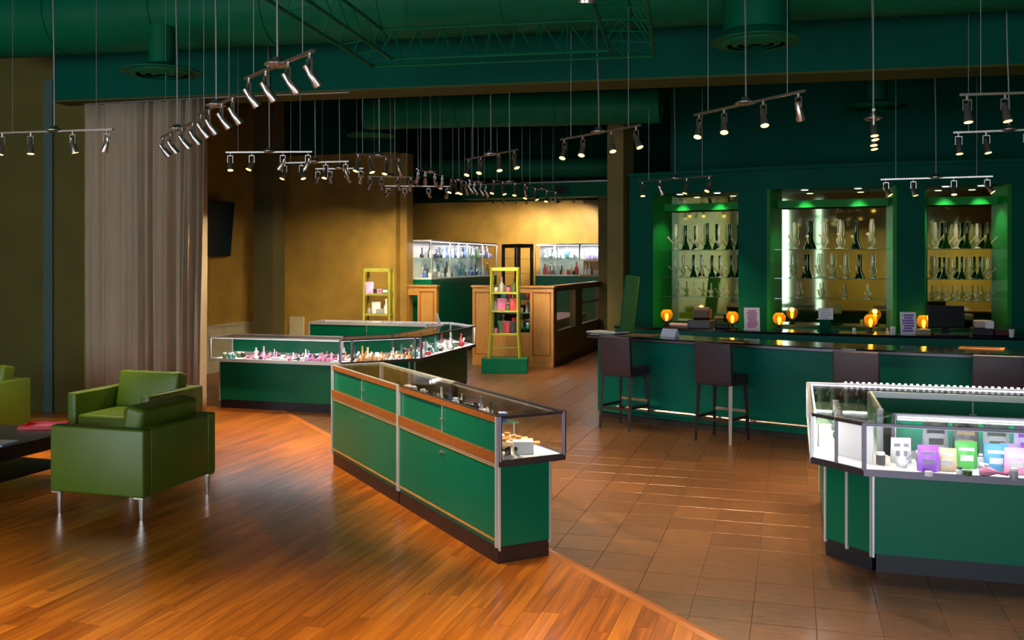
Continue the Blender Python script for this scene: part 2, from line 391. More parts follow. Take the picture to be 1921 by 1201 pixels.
# dark wall behind the bar partition
struct('wall_bar_rear', MB().bx(-2.1, UMAX-T, 16.9, 17.08, 0, CZ), M_TEAL, label='dark teal wall beyond the bar partition')
cc = pxd(1164, 15.6)
struct('column.001', MB().box((cc[0], cc[1], 2.15), (0.30, 0.34, 4.3), rz=R(-20)), M_OLIVE, label='olive column beside the bar partition')
cc = pxd(1136, 21.5)
struct('wall_back_right', MB().bx(cc[0]-0.17, cc[0]+2.4, cc[1], cc[1]+0.2, 0, 3.6), M_OLIVE, label='olive wall end by the back cabinets')

# ------------------------------------------------------------------ ceiling beam
bp0 = Vector((*pxd(60, 11.95), 0)); bp1 = Vector((*pxd(2250, 9.35), 0)); bd = (bp1-bp0).normalized(); bn = Vector((-bd.y, bd.x, 0))
def bpl(o0, o1, z0, z1, mb):
    q = [bp0+bn*o0, bp1+bn*o0, bp1+bn*o1, bp0+bn*o1]; return mb.prism([(p.x, p.y) for p in q], z0, z1)
bs = pxd(100, 11.9)
bp0 = Vector((bs[0], bs[1], 0))
struct('ceiling_beam', bpl(0, 0.5, 3.97, CZ, MB()), M_TEAL, label='deep teal boxed beam crossing the shop')
struct('trim_8', bpl(-0.012, 0.51, 3.945, 3.97, MB()), mat('gold_lit_lip', (64, 74, 34), 0.6, spec=0.1), label='olive lip painting gold light along the teal beam edge')  # added lip; gold light on the beam's underside put into its colour

# ------------------------------------------------------------------ ducts and diffusers
DUCTS = []
def hang_z(u, v, z):
    """height at which a wire rising from (u, v, z) meets a duct, else the ceiling"""
    best = CZ
    for p, q, r in DUCTS:
        d = Vector((q.x-p.x, q.y-p.y)); t = (Vector((u-p.x, v-p.y)).dot(d))/d.length_squared
        if 0 < t < 1:
            e = (Vector((u-p.x, v-p.y))-d*t).length; zc = p.z+(q.z-p.z)*t
            if e < r and zc > z: best = min(best, zc-math.sqrt(r*r-e*e)+0.005)
    return best
def duct(p, q, r, label, seam=1.2):
    DUCTS.append((p.copy(), q.copy(), r))
    t = thing('air_duct', label, 'duct', (p+q)/2)
    p, q = p-(p+q)/2, q-(p+q)/2; d = (q-p); L = d.length; d.normalize()
    MB().cyl(p, q, r, n=28).build('duct_run', M_DUCT, t, smooth=True)
    n = int(L/seam)
    for k in range(1, n):
        c = p+d*(L*k/n); MB().cyl(c-d*0.02, c+d*0.02, r+0.012, n=28).build('seam_band', M_DUCT, t, smooth=True)
    for k in (0.12, 0.5, 0.88):
        c = p+d*(L*k); MB().cyl((c.x, c.y, c.z+r*0.9), (c.x, c.y, CZ-t.location.z), 0.012, n=6).build('hanger_rod', M_TEAL, t)
    return t
dz = 4.80; dr = 0.44
duct(Vector((*pxd(-60, 11.3), dz)), Vector((*pxd(2250, 8.75), dz)), dr, 'large round teal duct running above the steel truss frame')
duct(Vector((*pxd(690, 15.4), 4.35)), Vector((*pxd(1240, 14.0), 4.25)), 0.26, 'round teal duct hung behind the beam')
duct(Vector((*pxd(560, 20.9), 3.95)), Vector((*pxd(1175, 19.6), 3.9)), 0.2, 'slim green duct in front of the far gold wall')
sf = thing('duct_soffit', 'boxed green duct with a square vent above the back room', 'duct', (*pxd(1008, 20.6), 3.3))
MB().box((0, 0, 0.17), (3.3, 0.5, 0.30), rz=R(-3)).build('box', M_DUCT, sf)
MB().box((0, -0.30, 0.33), (3.3, 0.06, 0.03), rz=R(-3)).build('edge_rail', M_WIRE, sf)
MB().box((0.62, -0.30, 0.17), (0.34, 0.05, 0.26), rz=R(-3)).build('vent_frame', M_DUCT, sf)
MB().box((0.62, -0.33, 0.17), (0.26, 0.02, 0.19), rz=R(-3)).build('vent_grille', M_BLACK, sf)
MB().cyl((-1.2, 0, 0.3), (-1.2, 0, CZ-3.3), 0.012, n=6).cyl((1.2, 0, 0.3), (1.2, 0, CZ-3.3), 0.012, n=6).build('hanger_rod', M_TEAL, sf)
def diffuser(x, yc, z, rad, pr, ztop, label):
    t = thing('ceiling_diffuser', label, 'vent', (*pxd(x, yc), z))
    MB().lathe([(pr, 0.06), (pr, ztop-z)], 20).build('drop_pipe', M_DUCT, t, smooth=True)
    MB().lathe([(rad, 0.0), (rad, 0.012), (pr*1.05, 0.09), (pr, 0.10)], 32).build('outer_cone', M_DUCT, t, smooth=True)
    MB().lathe([(rad*0.97, 0.004), (rad*0.82, 0.004)], 32).add([(rad*0.97*math.cos(2*math.pi*i/32), rad*0.97*math.sin(2*math.pi*i/32), 0.003) for i in range(32)], [tuple(range(32))]).build('face_plate', M_DUCT, t)
    for k, q in enumerate((0.78, 0.55, 0.32)):
        MB().lathe([(rad*q, -0.012), (rad*q, 0.0), (rad*(q-0.10), 0.0), (rad*(q-0.14), -0.03), (rad*q, -0.012)], 28).build('vane_ring', M_DUCT, t, smooth=True)
diffuser(304, 9.9, 3.92, 0.41, 0.13, 4.4, 'round teal ceiling diffuser near the curtain')
diffuser(1418, 8.75, 3.97, 0.41, 0.30, 4.4, 'wide round teal diffuser on a thick duct drop above the bar aisle')
diffuser(695, 15.9, 4.05, 0.40, 0.14, 4.3, 'round green diffuser beyond the beam, over the far counter')
diffuser(1645, 13.5, 4.15, 0.42, 0.14, CZ, 'dim round diffuser above the bar shelves')

# ------------------------------------------------------------------ suspended steel truss frame
tz = 3.98
tr = thing('steel_truss_frame', 'suspended green steel truss frame with braced chords', 'truss', (*pxd(950, 9.4), tz))
o0 = Vector(tr.location)
def TV(x, y, z): return pz(x, y, z)-o0
A0, A1 = TV(700, 125, tz), TV(1228, 105, tz); B0, B1 = TV(747, 113, tz), TV(1150, 93, tz)
ex = (A1-A0).normalized(); ey = Vector((ex.y, -ex.x, 0))        # towards the viewer
B0 = A0+ex*0.30+ey*0.32; B1 = A1-ex*0.42+ey*0.32
up = Vector((0, 0, 0.34))
def bar(name, p, q, r=0.016): MB().cyl(p, q, r, n=6).build(name, M_DUCT, tr)
bar('chord', A0, A1); bar('chord', B0, B1)
T0, T1 = (A0+B0)/2+up, (A1+B1)/2+up
bar('chord', T0, T1)
N = 10
for k in range(N):
    p = A0.lerp(A1, k/N); q = B0.lerp(B1, (k+0.5)/N); t_ = T0.lerp(T1, (k+0.5)/N)
    bar('brace', p, t_, 0.007); bar('brace', t_, A0.lerp(A1, (k+1)/N), 0.007); bar('brace', q, t_, 0.007)
L2 = 5.0
for P, Q in ((A0, B0), (A1, B1)):
    s_ = 1 if P is A0 else -1
    bar('chord', P, P+ey*L2); bar('chord', Q, Q+ey*(L2-0.3)); up2 = (P+Q)/2+up
    bar('chord', up2, up2+ey*(L2-0.2))
    for k in range(12):
        a_ = P+ey*(0.4*k+0.2); b_ = Q+ey*(0.4*k+0.02); c_ = (a_+b_)/2+up
        bar('brace', a_, b_, 0.008); bar('brace', a_, c_, 0.007); bar('brace', b_, c_, 0.007)
for p in (T0.lerp(T1, 0.1), T0.lerp(T1, 0.9), T0.lerp(T1, 0.1)+ey*4.5, T0.lerp(T1, 0.9)+ey*4.5):
    bar('hanger_rod', p, Vector((p.x, p.y, CZ-tz)), 0.006)

def led_area(parent, loc, L, w_, ang, watts, col=(1.0, 0.97, 0.95)):
    l = bpy.data.lights.new('led_glow', 'AREA'); l.shape = 'RECTANGLE'; l.size = L; l.size_y = w_; l.energy = watts; l.color = col
    o = bpy.data.objects.new('led_glow', l); COL.objects.link(o); o.parent = parent; o.location = loc; o.rotation_euler = (0, 0, ang)
# ================================================================== DISPLAY CASES
def edge_frame(a, b):
    a, b = Vector((*a, 0)), Vector((*b, 0)); d = (b-a); L = d.length; d.normalize(); n = Vector((d.y, -d.x, 0)); return a, b, d, n, L
def poly_case(label, base, top, kinds, loc=None, zt=0.95, zg=0.66, kick=M_KICK, post=M_ALU, mid=(), led=None, units=None, band=None, led_w=3.6, strip=None):
    """glass topped showcase on a laminate base. base/top: CCW plans (world), kinds per edge: glass / doors / join"""
    cx = sum(p[0] for p in base)/len(base); cy = sum(p[1] for p in base)/len(base)
    t = thing('display_case', label, 'display case', (cx, cy, 0), group='glass display cases')
    base = [(x-cx, y-cy) for x, y in base]; top = [(x-cx, y-cy) for x, y in top]
    k_ = [(x*0.985, y*0.985) for x, y in base]
    MB().prism(k_, 0, 0.11).build('kick', kick, t)
    MB().prism([(x*0.99, y*0.99) for x, y in base], 0.11, zg-0.03).build('base', M_GREEN, t)
    MB().prism(top, zg-0.03, zg).build('deck', M_WHITE, t)
    n = len(base)
    MB().prism([(x*0.995, y*0.995) for x, y in top], zt-0.008, zt).build('top_pane', M_GLASS, t)
    done = set()
    def postat(p):
        key = (round(p.x, 3), round(p.y, 3))
        if key in done: return
        done.add(key); MB().box((p.x, p.y, (zg+zt)/2), (0.022, 0.022, zt-zg)).build('post', post, t)
    for i in range(n):
        kd = kinds[i]
        a, b, d, nn, L = edge_frame(base[i], base[(i+1) % n]); A, B, D, NN, LL = edge_frame(top[i], top[(i+1) % n])
        ang = math.atan2(D.y, D.x)
        def slab(nm, m, s0, s1, z0, z1, off, th, bs=None):
            P = (A if bs is None else a); Dd = D if bs is None else d; Nn = NN if bs is None else nn
            c = P+Dd*((s0+s1)/2)+Nn*(off)
            return MB().box((c.x, c.y, (z0+z1)/2), (s1-s0, th, z1-z0), rz=math.atan2(Dd.y, Dd.x)).build(nm, m, t)
        if kd == 'join': continue
        if kd == 'glass':
            slab('pane', M_GLASS, 0.01, LL-0.01, zg+0.01, zt-0.012, -0.006, 0.006)
            slab('top_rail', post, 0, LL, zt-0.016, zt+0.004, -0.004, 0.018)
            slab('bottom_rail', post, 0, LL, zg-0.034, zg+0.008, -0.002, 0.016)
            slab('panel', M_GREEN, 0.012, L-0.012, 0.115, zg-0.036, 0.0, 0.012, 1)
            for s in (0.0, L): slab('corner_trim', M_ALU, max(0, s-0.012), min(L, s+0.012), 0.09, zg-0.034, 0.004, 0.014, 1)
            postat(A-NN*0.008); postat(B-NN*0.008)
            for q in mid:
                if q[0] == i:
                    c = A.lerp(B, q[1])-NN*0.008; postat(c); slab('corner_trim', M_ALU, L*q[1]-0.01, L*q[1]+0.01, 0.09, zg-0.034, 0.004, 0.014, 1)
        if kd == 'doors':
            U = units or 1; w_ = LL/U
            for k in range(U):
                s0, s1 = k*w_, (k+1)*w_
                for s in (s0+0.008, s1-0.008):
                    slab('stile', M_ALU, s-0.011, s+0.011, 0.11, zt, 0.006, 0.022)
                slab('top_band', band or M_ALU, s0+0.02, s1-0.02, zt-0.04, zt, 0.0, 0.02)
                mdl = (s0+s1)/2
                d1 = slab('sliding_door', M_GREEN, s0+0.02, mdl+0.004, 0.715, zt-0.04, -0.012, 0.008)
                d2 = slab('sliding_door', M_GREEN, mdl-0.004, s1-0.02, 0.715, zt-0.04, -0.002, 0.008)
                c = A+D*mdl+NN*0.01
                lk = MB().cyl((c.x, c.y, 0.81), (c.x+NN.x*0.02, c.y+NN.y*0.02, 0.81), 0.009, n=10).box((c.x, c.y, 0.81), (0.05, 0.012, 0.012), rz=ang).build('lock', M_CHROME, d2)
                MB().box((c.x, c.y, 0.81), (0.006, 0.006, 0.19), rz=ang).build('door_edge', M_ALU, d2)
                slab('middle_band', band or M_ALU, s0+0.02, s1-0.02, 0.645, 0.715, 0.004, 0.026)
                slab('middle_rail', M_TAN, s0+0.02, s1-0.02, 0.622, 0.632, 0.006, 0.016)
                d3 = slab('door', M_GREEN, s0+0.025, s1-0.025, 0.165, 0.62, 0.0, 0.014)
                c = A+D*mdl+NN*0.012
                MB().cyl((c.x, c.y, 0.575), (c.x+NN.x*0.02, c.y+NN.y*0.02, 0.575), 0.010, n=10).box((c.x, c.y, 0.575), (0.055, 0.012, 0.014), rz=ang).build('lock', M_CHROME, d3)
                slab('bottom_rail', M_TAN, s0+0.02, s1-0.02, 0.145, 0.160, 0.004, 0.016)
            slab('top_rail', post, 0, LL, zt-0.004, zt+0.006, 0.0, 0.018)
            postat(A-NN*0.012); postat(B-NN*0.012)
    if led is not None:
        for i in led:
            A, B, D, NN, LL = edge_frame(top[i], top[(i+1) % n]); c = A.lerp(B, 0.5)-NN*0.03
            MB().box((c.x, c.y, zt-0.016), (LL-0.05, 0.014, 0.010), rz=math.atan2(D.y, D.x)).build('led_strip', strip or M_LED, t)
            led_area(t, (c.x-NN.x*0.01, c.y-NN.y*0.01, zt-0.026), LL-0.06, 0.02, math.atan2(D.y, D.x), led_w*LL)
    return t
# --- near case: two equal units along the floor diagonal
q = 1/math.sqrt(2); dl = Vector((-q, q)); dn = Vector((q, q))
A = Vector((-1.819+0.0, 5.797+0.0)); ULEN = 1.72
def near_unit(k, label, kinds, **kw):
    a = A+dl*(ULEN*k); b = A+dl*(ULEN*(k+1))
    base = [tuple(a), tuple(a+dn*0.385), tuple(b+dn*0.385), tuple(b)]
    top = [tuple(a), tuple(a+dn*0.50), tuple(b+dn*0.50), tuple(b)]
    return poly_case(label, base, top, kinds, **kw)
near_unit(0, 'showcase with white box at its end pane, green sliding doors, between plank and tile floors', ['glass', 'glass', 'join', 'doors'], led=[1], post=M_ALUD, band=M_BROWN, strip=M_ALU)  # brown bands: plank floor mirrored in aluminium, put into the colour
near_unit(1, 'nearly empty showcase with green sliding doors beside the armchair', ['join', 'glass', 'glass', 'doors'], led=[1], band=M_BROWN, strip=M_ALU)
# --- left island around the far counter (seen behind the near case)
V0 = 10.85; OV = 0.12
g = [(-7.40, V0), (-5.50, V0), (-4.72, V0+0.80), (-4.72, 13.85), (-5.36, 14.50), (-7.65, 14.50)]
def back(p, dx, dy): return (p[0]+dx, p[1]+dy)
poly_case('showcase full of pink glass pieces, standing beside the curtain',
          [(-7.33, V0+OV), (-5.55, V0+OV), (-5.72, V0+0.52), (-7.33, V0+0.52)], [g[0], g[1], (-5.72, V0+0.52), (-7.40, V0+0.52)],
          ['glass', 'join', 'doors', 'glass'], led=[0], kick=M_KICK2)
poly_case('angled corner showcase of amber and white glass pieces',
          [(-5.55, V0+OV), (-4.84, V0+0.85), (-5.24, V0+1.02), (-5.72, V0+0.52)], [g[1], g[2], (-5.24, V0+1.02), (-5.72, V0+0.52)],
          ['glass', 'join', 'doors', 'join'], led=[0], kick=M_KICK2, post=M_ALUD, mid=[(0, 0.14), (0, 0.92)])
poly_case('showcase of white glass pieces running back toward the lime shelf stand',
          [(-4.84, V0+0.85), (-4.84, 13.80), (-5.24, 13.62), (-5.24, V0+1.02)], [g[2], g[3], (-5.24, 13.62), (-5.24, V0+1.02)],
          ['glass', 'join', 'doors', 'join'], led=[0], kick=M_KICK2, post=M_ALUD)
poly_case('angled rear corner showcase with a small leaning tag',
          [(-4.84, 13.80), (-5.41, 14.38), (-5.58, 13.98), (-5.24, 13.62)], [g[3], g[4], (-5.58, 13.98), (-5.24, 13.62)],
          ['glass', 'join', 'doors', 'join'], led=[0], kick=M_KICK2)
poly_case('rear showcase of the far counter with green doors and a paper card',
          [(-5.41, 14.38), (-7.60, 14.38), (-7.60, 13.98), (-5.58, 13.98)], [g[4], g[5], (-7.65, 13.98), (-5.58, 13.98)],
          ['glass', 'glass', 'doors', 'join'], led=[0], kick=M_KICK2)
# --- right island
GV, GU = 6.21, 0.105
poly_case('front showcase packed with bright pouches, teal laminate base',
          [(0.47, 6.35), (3.4, 6.35), (3.4, 6.66), (0.62, 6.66)], [(0.41, GV), (3.4, GV), (3.4, 6.66), (0.62, 6.66)],
          ['glass', 'glass', 'doors', 'join'], led=[0, 2], kick=M_KICK2, post=M_ALUD)
cc_ = poly_case('narrow angled corner showcase with empty white lined panes',
          [(0.20, 6.62), (0.47, 6.35), (0.62, 6.66), (0.56, 6.85)], [(GU, GV+0.305), (0.41, GV), (0.62, 6.66), (0.56, 6.85)],
          ['glass', 'join', 'join', 'join'], kick=M_KICK2, post=M_ALUD, mid=[(0, 0.48)])
MB().box((0, 0, 0), (0.30, 0.008, 0.27), rz=R(-45)).build('liner_board', M_WHITE, cc_, loc=(0.375-cc_.location.x, 6.545-cc_.location.y, 0.80))
led_area(cc_, (0.30-cc_.location.x, 6.43-cc_.location.y, 0.93), 0.3, 0.03, R(-45), 0.5)
poly_case('side showcase with an inner glass shelf, before the bar stools',
          [(0.20, 8.05), (0.20, 6.62), (0.56, 6.85), (0.56, 7.72)], [(GU, 8.18), (GU, GV+0.305), (0.56, 6.85), (0.56, 7.72)],
          ['glass', 'join', 'doors', 'join'], led=[0], kick=M_KICK2)
poly_case('rear showcase edged by a bright dotted light strip',
          [(3.4, 8.05), (0.20, 8.05), (0.56, 7.72), (3.4, 7.72)], [(3.4, 8.18), (GU, 8.18), (0.56, 7.72), (3.4, 7.72)],
          ['glass', 'join', 'doors', 'glass'], led=[0], kick=M_KICK2, units=2)
led = thing('led_light_strip', 'dotted white light strip along the rear showcase edge', 'light strip', (1.9, 8.13, 0.956))
for k in range(66): inst('diode', bpy.data.meshes.get('diode') or MB().box((0, 0, 0.006), (0.018, 0.014, 0.010)).mesh('diode', M_LED), (-1.5+k*0.045, 0, 0.004), parent=led)
MB().box((-0.05, 0, 0.002), (3.0, 0.024, 0.004)).build('strip_base', M_ALU, led)
# inner shelf of the side case
sh = thing('glass_shelf', 'clear glass shelf inside the side showcase', 'shelf', (0.33, 7.42, 0.82))
MB().bx(-0.19, 0.19, -0.52, 0.52, 0, 0.006).build('pane', M_SHELFGL, sh)
for x, y in ((-0.17, -0.5), (0.17, -0.5), (-0.17, 0.5), (0.17, 0.5)): MB().cyl((x, y, -0.16), (x, y, 0), 0.007, n=6).build('support', M_ALU, sh)

# ================================================================== ARMCHAIRS, TABLE
def armchair(loc, rz, label, W=0.93, D=0.85):
    t = thing('armchair', label, 'armchair', loc, rz, 'green leather armchairs')
    hw, hd = W/2, D/2
    for s in (-1, 1):
        MB().rbox((s*(hw-0.05), 0, 0.43), (0.10, D, 0.51), 0.018, 3).build('arm', M_CHAIR, t, True)
    MB().rbox((0, hd-0.06, 0.43), (W-0.204, 0.115, 0.505), 0.018, 3).build('back', M_CHAIR, t, True)
    MB().rbox((0, -0.05, 0.265), (W-0.204, D-0.11, 0.18), 0.015, 2).build('seat_base', M_CHAIR, t, True)
    MB().rbox((0, -0.065, 0.415), (W-0.215, D-0.14, 0.13), 0.03, 3, puff=0.12).build('seat_cushion', M_CHAIR, t, True)
    MB().rbox((0, hd-0.205, 0.645), (W-0.22, 0.17, 0.38), 0.035, 3, rx=R(-12), puff=0.18).build('back_cushion', M_CHAIR, t, True)
    for x in (-1, 1):
        for y in (-1, 1):
            px_, py_ = x*(hw-0.05), y*(hd-0.05)
            MB().box((px_, py_, 0.171), (0.085, 0.085, 0.012)).cyl((px_, py_, 0.0), (px_+0.0, py_, 0.166), 0.014, 0.026, n=10).build('leg', M_CHROME, t)
armchair((-5.08, 6.445, 0), R(-90), 'green leather armchair turned toward the coffee table, back to the showcases')
armchair((-6.24, 7.93, 0), 0, 'green leather armchair standing right before the curtain')
armchair((-8.42, 7.95, 0), 0, 'green leather armchair beyond the coffee table, by the olive wall')
ct = thing('coffee_table', 'low black coffee table with lower shelf beside the armchair', 'table', (-6.75, 6.55, 0))
MB().rbox((0, 0, 0.405), (1.15, 1.1, 0.05), 0.006, 2).build('table_top', M_BLACK, ct)
MB().rbox((0, 0, 0.14), (1.02, 0.98, 0.025), 0.004, 1).build('lower_shelf', M_BLACK, ct)
MB().bx(-0.5, 0.5, -0.47, -0.45, 0.30, 0.38).bx(-0.5, 0.5, 0.45, 0.47, 0.30, 0.38).bx(0.49, 0.51, -0.46, 0.46, 0.30, 0.38).build('apron', M_BLACK, ct)
for x in (-0.53, 0.53):
    for y in (-0.5, 0.5): MB().box((x, y, 0.19), (0.07, 0.07, 0.38)).build('leg', M_BLACK, ct)
p = pz(86, 800, 0.44)
tray = thing('red_tray', 'shallow red tray on the black coffee table', 'tray', (p.x, p.y-0.02, 0.43), R(20))
MRED = mat('red_lacquer', (190, 22, 40), 0.25, coat=0.3)
MB().rbox((0, 0, 0.006), (0.36, 0.26, 0.012), 0.004, 1).build('tray_base', MRED, tray)
MB().box((0, 0.125, 0.02), (0.36, 0.012, 0.03)).box((0, -0.125, 0.02), (0.36, 0.012, 0.03)).box((0.175, 0, 0.02), (0.012, 0.26, 0.03)).box((-0.175, 0, 0.02), (0.012, 0.26, 0.03)).build('rim', MRED, tray)
p = pz(4, 832, 0.44)
tag(MB().rbox((0, 0, 0.008), (0.30, 0.22, 0.016), 0.002, 1).build('magazine', mat('grey_cover', (150, 156, 176), 0.4), loc=(p.x-0.08, p.y, 0.43), rz=R(8)), 'grey magazine lying at the edge of the coffee table', 'magazine')

# ================================================================== CURTAIN, SCREEN
c0 = Vector(pxd(160, 12.02)); c1 = Vector(pxd(387, 11.54))
ct_ = thing('curtain', 'floor length pleated taupe curtain hanging from the beam', 'curtain', ((c0.x+c1.x)/2, (c0.y+c1.y)/2, 0))
cx_, cy_ = ct_.location.x, ct_.location.y; L = (c1-c0).length; d = (c1-c0).normalized(); n_ = Vector((-d.y, d.x))
NS, NZ = 260, 14; vs, fs = [], []
ph = [random.uniform(0, 6) for _ in range(6)]
for j in range(NZ+1):
    z = 0.03+3.90*j/NZ; tt = j/NZ
    for i in range(NS+1):
        s = i/NS
        w_ = s*L+0.03*math.sin(5*s+ph[0])*(1-tt)
        if s < 0.46: fr = 2*math.pi*9*s
        else: fr = 2*math.pi*(9*0.46+15*(s-0.46)+0.5*math.sin(14*s))
        bl = 1/(1+math.exp(-(s-0.46)*26)); g1 = math.exp(-((s-0.2)/0.2)**2)*(1-tt)
        amp = 0.022+0.05*bl+0.016*math.sin(23*s+ph[3])-0.010*g1
        o_ = amp*(math.sin(fr+0.5*math.sin(2.2*tt+9*s))+0.45*math.sin(1.63*fr+ph[4]+tt*1.1))*(0.55+0.45*(1-tt)**0.7)
        o_ += 0.025*math.sin(7*s+3*tt+ph[5])*(1-tt)
        P = c0+d*w_+n_*o_; vs.append((P.x-cx_, P.y-cy_, z))
for j in range(NZ):
    for i in range(NS): a = j*(NS+1)+i; fs.append((a, a+1, a+NS+2, a+NS+1))
cb = MB().add(vs, fs).build('drape', M_CURTAIN, ct_, True)
sm = cb.modifiers.new('thickness', 'SOLIDIFY'); sm.thickness = 0.004
r0 = Vector((c0.x-cx_, c0.y-cy_, 3.95)); e_ = pz(655, 172, 3.95); r1 = Vector((e_.x-cx_, e_.y-cy_, 3.95))
rr = pz(390, 178, 3.95); rm = Vector((c1.x-cx_, c1.y-cy_, 3.95))
MB().cyl(r0, rm, 0.018, n=8).cyl(rm, r1, 0.018, n=8).build('rod', M_WIRE, ct_)
tvv0, tvv1 = 13.35, 14.72; tz0, tz1 = 2.04, 3.0
tv = thing('wall_screen', 'dark wall mounted screen beside the curtain', 'screen', (UA, (tvv0+tvv1)/2, (tz0+tz1)/2))
tw, th = tvv1-tvv0, tz1-tz0
MB().box((0.06, 0, 0), (0.12, 0.3, 0.3)).build('bracket', M_BLACK, tv)
MB().rbox((0.15, 0, 0), (0.06, tw, th), 0.008, 2, ry=R(5)).build('bezel', M_BLACK, tv)
MB().box((0.183, 0, 0), (0.004, tw-0.06, th-0.06), ry=R(5)).build('display', M_SCREEN, tv)
MB().box((0.187, 0.3, 0.07), (0.003, 0.6, 0.02), ry=R(5)).build('caption_line', mat('dim_yellow_text', (96, 100, 62), 0.4), tv)

# ================================================================== BAR
def offset(P, o):
    out = []
    for i, p in enumerate(P):
        a = Vector(P[max(0, i-1)]); b = Vector(P[min(len(P)-1, i+1)]); d = (b-a).normalized(); out.append((p[0]-d.y*o, p[1]+d.x*o))
    return out
def smoothline(P, k=4):
    out = []
    for i in range(len(P)-1):
        p0, p1, p2, p3 = [Vector(P[min(max(j, 0), len(P)-1)]) for j in (i-1, i, i+1, i+2)]
        for s in range(k):
            t = s/k; out.append(tuple(0.5*((2*p1)+(p2-p0)*t+(2*p0-5*p1+4*p2-p3)*t*t+(3*p1-p0-3*p2+p3)*t**3)))
    return out+[tuple(P[-1])]
BE = smoothline([(-2.46, 11.52), (-1.89, 11.22), (-0.8, 10.80), (0.28, 10.44), (0.9, 10.30), (1.6, 10.19), (2.6, 10.10), (4.2, 10.08)])
bar_t = thing('bar_counter', 'long curved teal bar with black stone top and foot rail', 'bar', (0.9, 10.6, 0))
def loc2(P): return [(x-0.9, y-10.6) for x, y in P]
E0, E1, E2, E3 = loc2(BE), loc2(offset(BE, 0.20)), loc2(offset(BE, 0.52)), loc2(offset(BE, 0.64))
MB().strip(E1, E2, 0.08, 1.0).build('base', M_BARGREEN, bar_t)
MB().strip(loc2(offset(BE, 0.24)), loc2(offset(BE, 0.5)), 0.0, 0.08).build('kick', M_KICK2, bar_t)
MB().strip(E0, E3, 1.0, 1.045).build('countertop', M_BLACKTOP, bar_t)
MB().strip(loc2(offset(BE, -0.004)), loc2(offset(BE, 0.01)), 1.003, 1.028).build('edge_strip', M_ALUD, bar_t)
rail = [(x, y, 0.19) for x, y in loc2(offset(BE, 0.06))][3:]
MB().tube(rail, 0.019, 8).build('foot_rail', M_CHROME, bar_t, True)
rb = offset(BE, 0.06); rb2 = offset(BE, 0.2)
for k in range(4, len(BE), 5):
    a, b = loc2([rb[k]])[0], loc2([rb2[k]])[0]; MB().cyl((*a, 0.19), (*b, 0.19), 0.012, n=8).build('rail_bracket', M_CHROME, bar_t)
ea, eb = offset(BE, 0.02)[0], offset(BE, 0.6)[0]

def stool(loc, rz, label, lit=None):
    t = thing('bar_stool', label, 'bar stool', loc, rz, 'stools along the bar')
    MB().rbox((0, 0.0, 0.665), (0.42, 0.42, 0.10), 0.02, 3, puff=0.05).build('seat', M_STOOL, t, True)
    MB().rbox((0, -0.205, 0.86), (0.43, 0.055, 0.44), 0.014, 3, rx=R(4)).build('backrest', M_STOOL, t, True)
    for x in (-1, 1):
        for y in (-1, 1):
            MB().cyl((x*0.205, y*0.215-0.01, 0), (x*0.185, y*0.18, 0.63), 0.017, 0.024, n=4).build('leg', M_ALU if (lit == (x, y)) else M_DARKWOOD, t)  # the lit leg swaps to a bright material, a highlight put into colour
    for x in (-1, 1): MB().box((x*0.20, 0, 0.26), (0.02, 0.38, 0.03)).build('stretcher', M_DARKWOOD, t)
    MB().box((0, 0.197, 0.31), (0.38, 0.02, 0.03)).build('foot_bar', M_CHROME, t)
    MB().box((0, -0.20, 0.24), (0.39, 0.018, 0.03)).build('stretcher', M_DARKWOOD, t)
stool((-1.90, 11.03, 0), R(-24), 'dark leather bar stool at the bar end near the leaning green panel')
stool((-0.75, 10.55, 0), R(-23), 'dark leather bar stool with one leg coloured as lit, before the menu cards', lit=(1, -1))
stool((0.62, 9.92, 0), R(-13), 'dark leather bar stool seen over the corner showcase')
stool((1.83, 9.86, 0), R(-7), 'dark leather bar stool seen over the rear showcase light strip')

# ------------------------------------------------------------------ bar partition with three mirrored niches
WZ = 3.30; NT = 3.0; NB = 0.96; ND = 0.55
XS = [(1181, 15.0), (1225, 14.8), (1385, 14.1), (1445, 13.85), (1675, 13.2), (1735, 13.1), (1890, 12.8), (2080, 12.5)]
WP = [Vector(pxd(*p)) for p in XS]
def nrm(a, b): d = (b-a).normalized(); return Vector((-d.y, d.x))
wall = MB()
for i in (0, 2, 4, 6):
    a, b = WP[i], WP[i+1]; n_ = nrm(a, b); wall.prism([tuple(a), tuple(b), tuple(b+n_*0.62), tuple(a+n_*0.62)], 0, WZ)
for i in (1, 3, 5):
    a, b = WP[i], WP[i+1]; n_ = nrm(a, b)
    wall.prism([tuple(a), tuple(b), tuple(b+n_*0.62), tuple(a+n_*0.62)], NT, WZ)
    wall.prism([tuple(a), tuple(b), tuple(b+n_*0.62), tuple(a+n_*0.62)], 0, NB)
struct('wall_bar', wall, M_TEAL, label='teal bar partition with three mirrored niches')
cap = MB()
o1 = offset([tuple(p) for p in WP], -0.07); o2 = offset([tuple(p) for p in WP], 0.66)
struct('trim_9', cap.strip(o1, o2, WZ-0.02, WZ+0.03), M_TEAL, label='projecting cap on the bar partition')
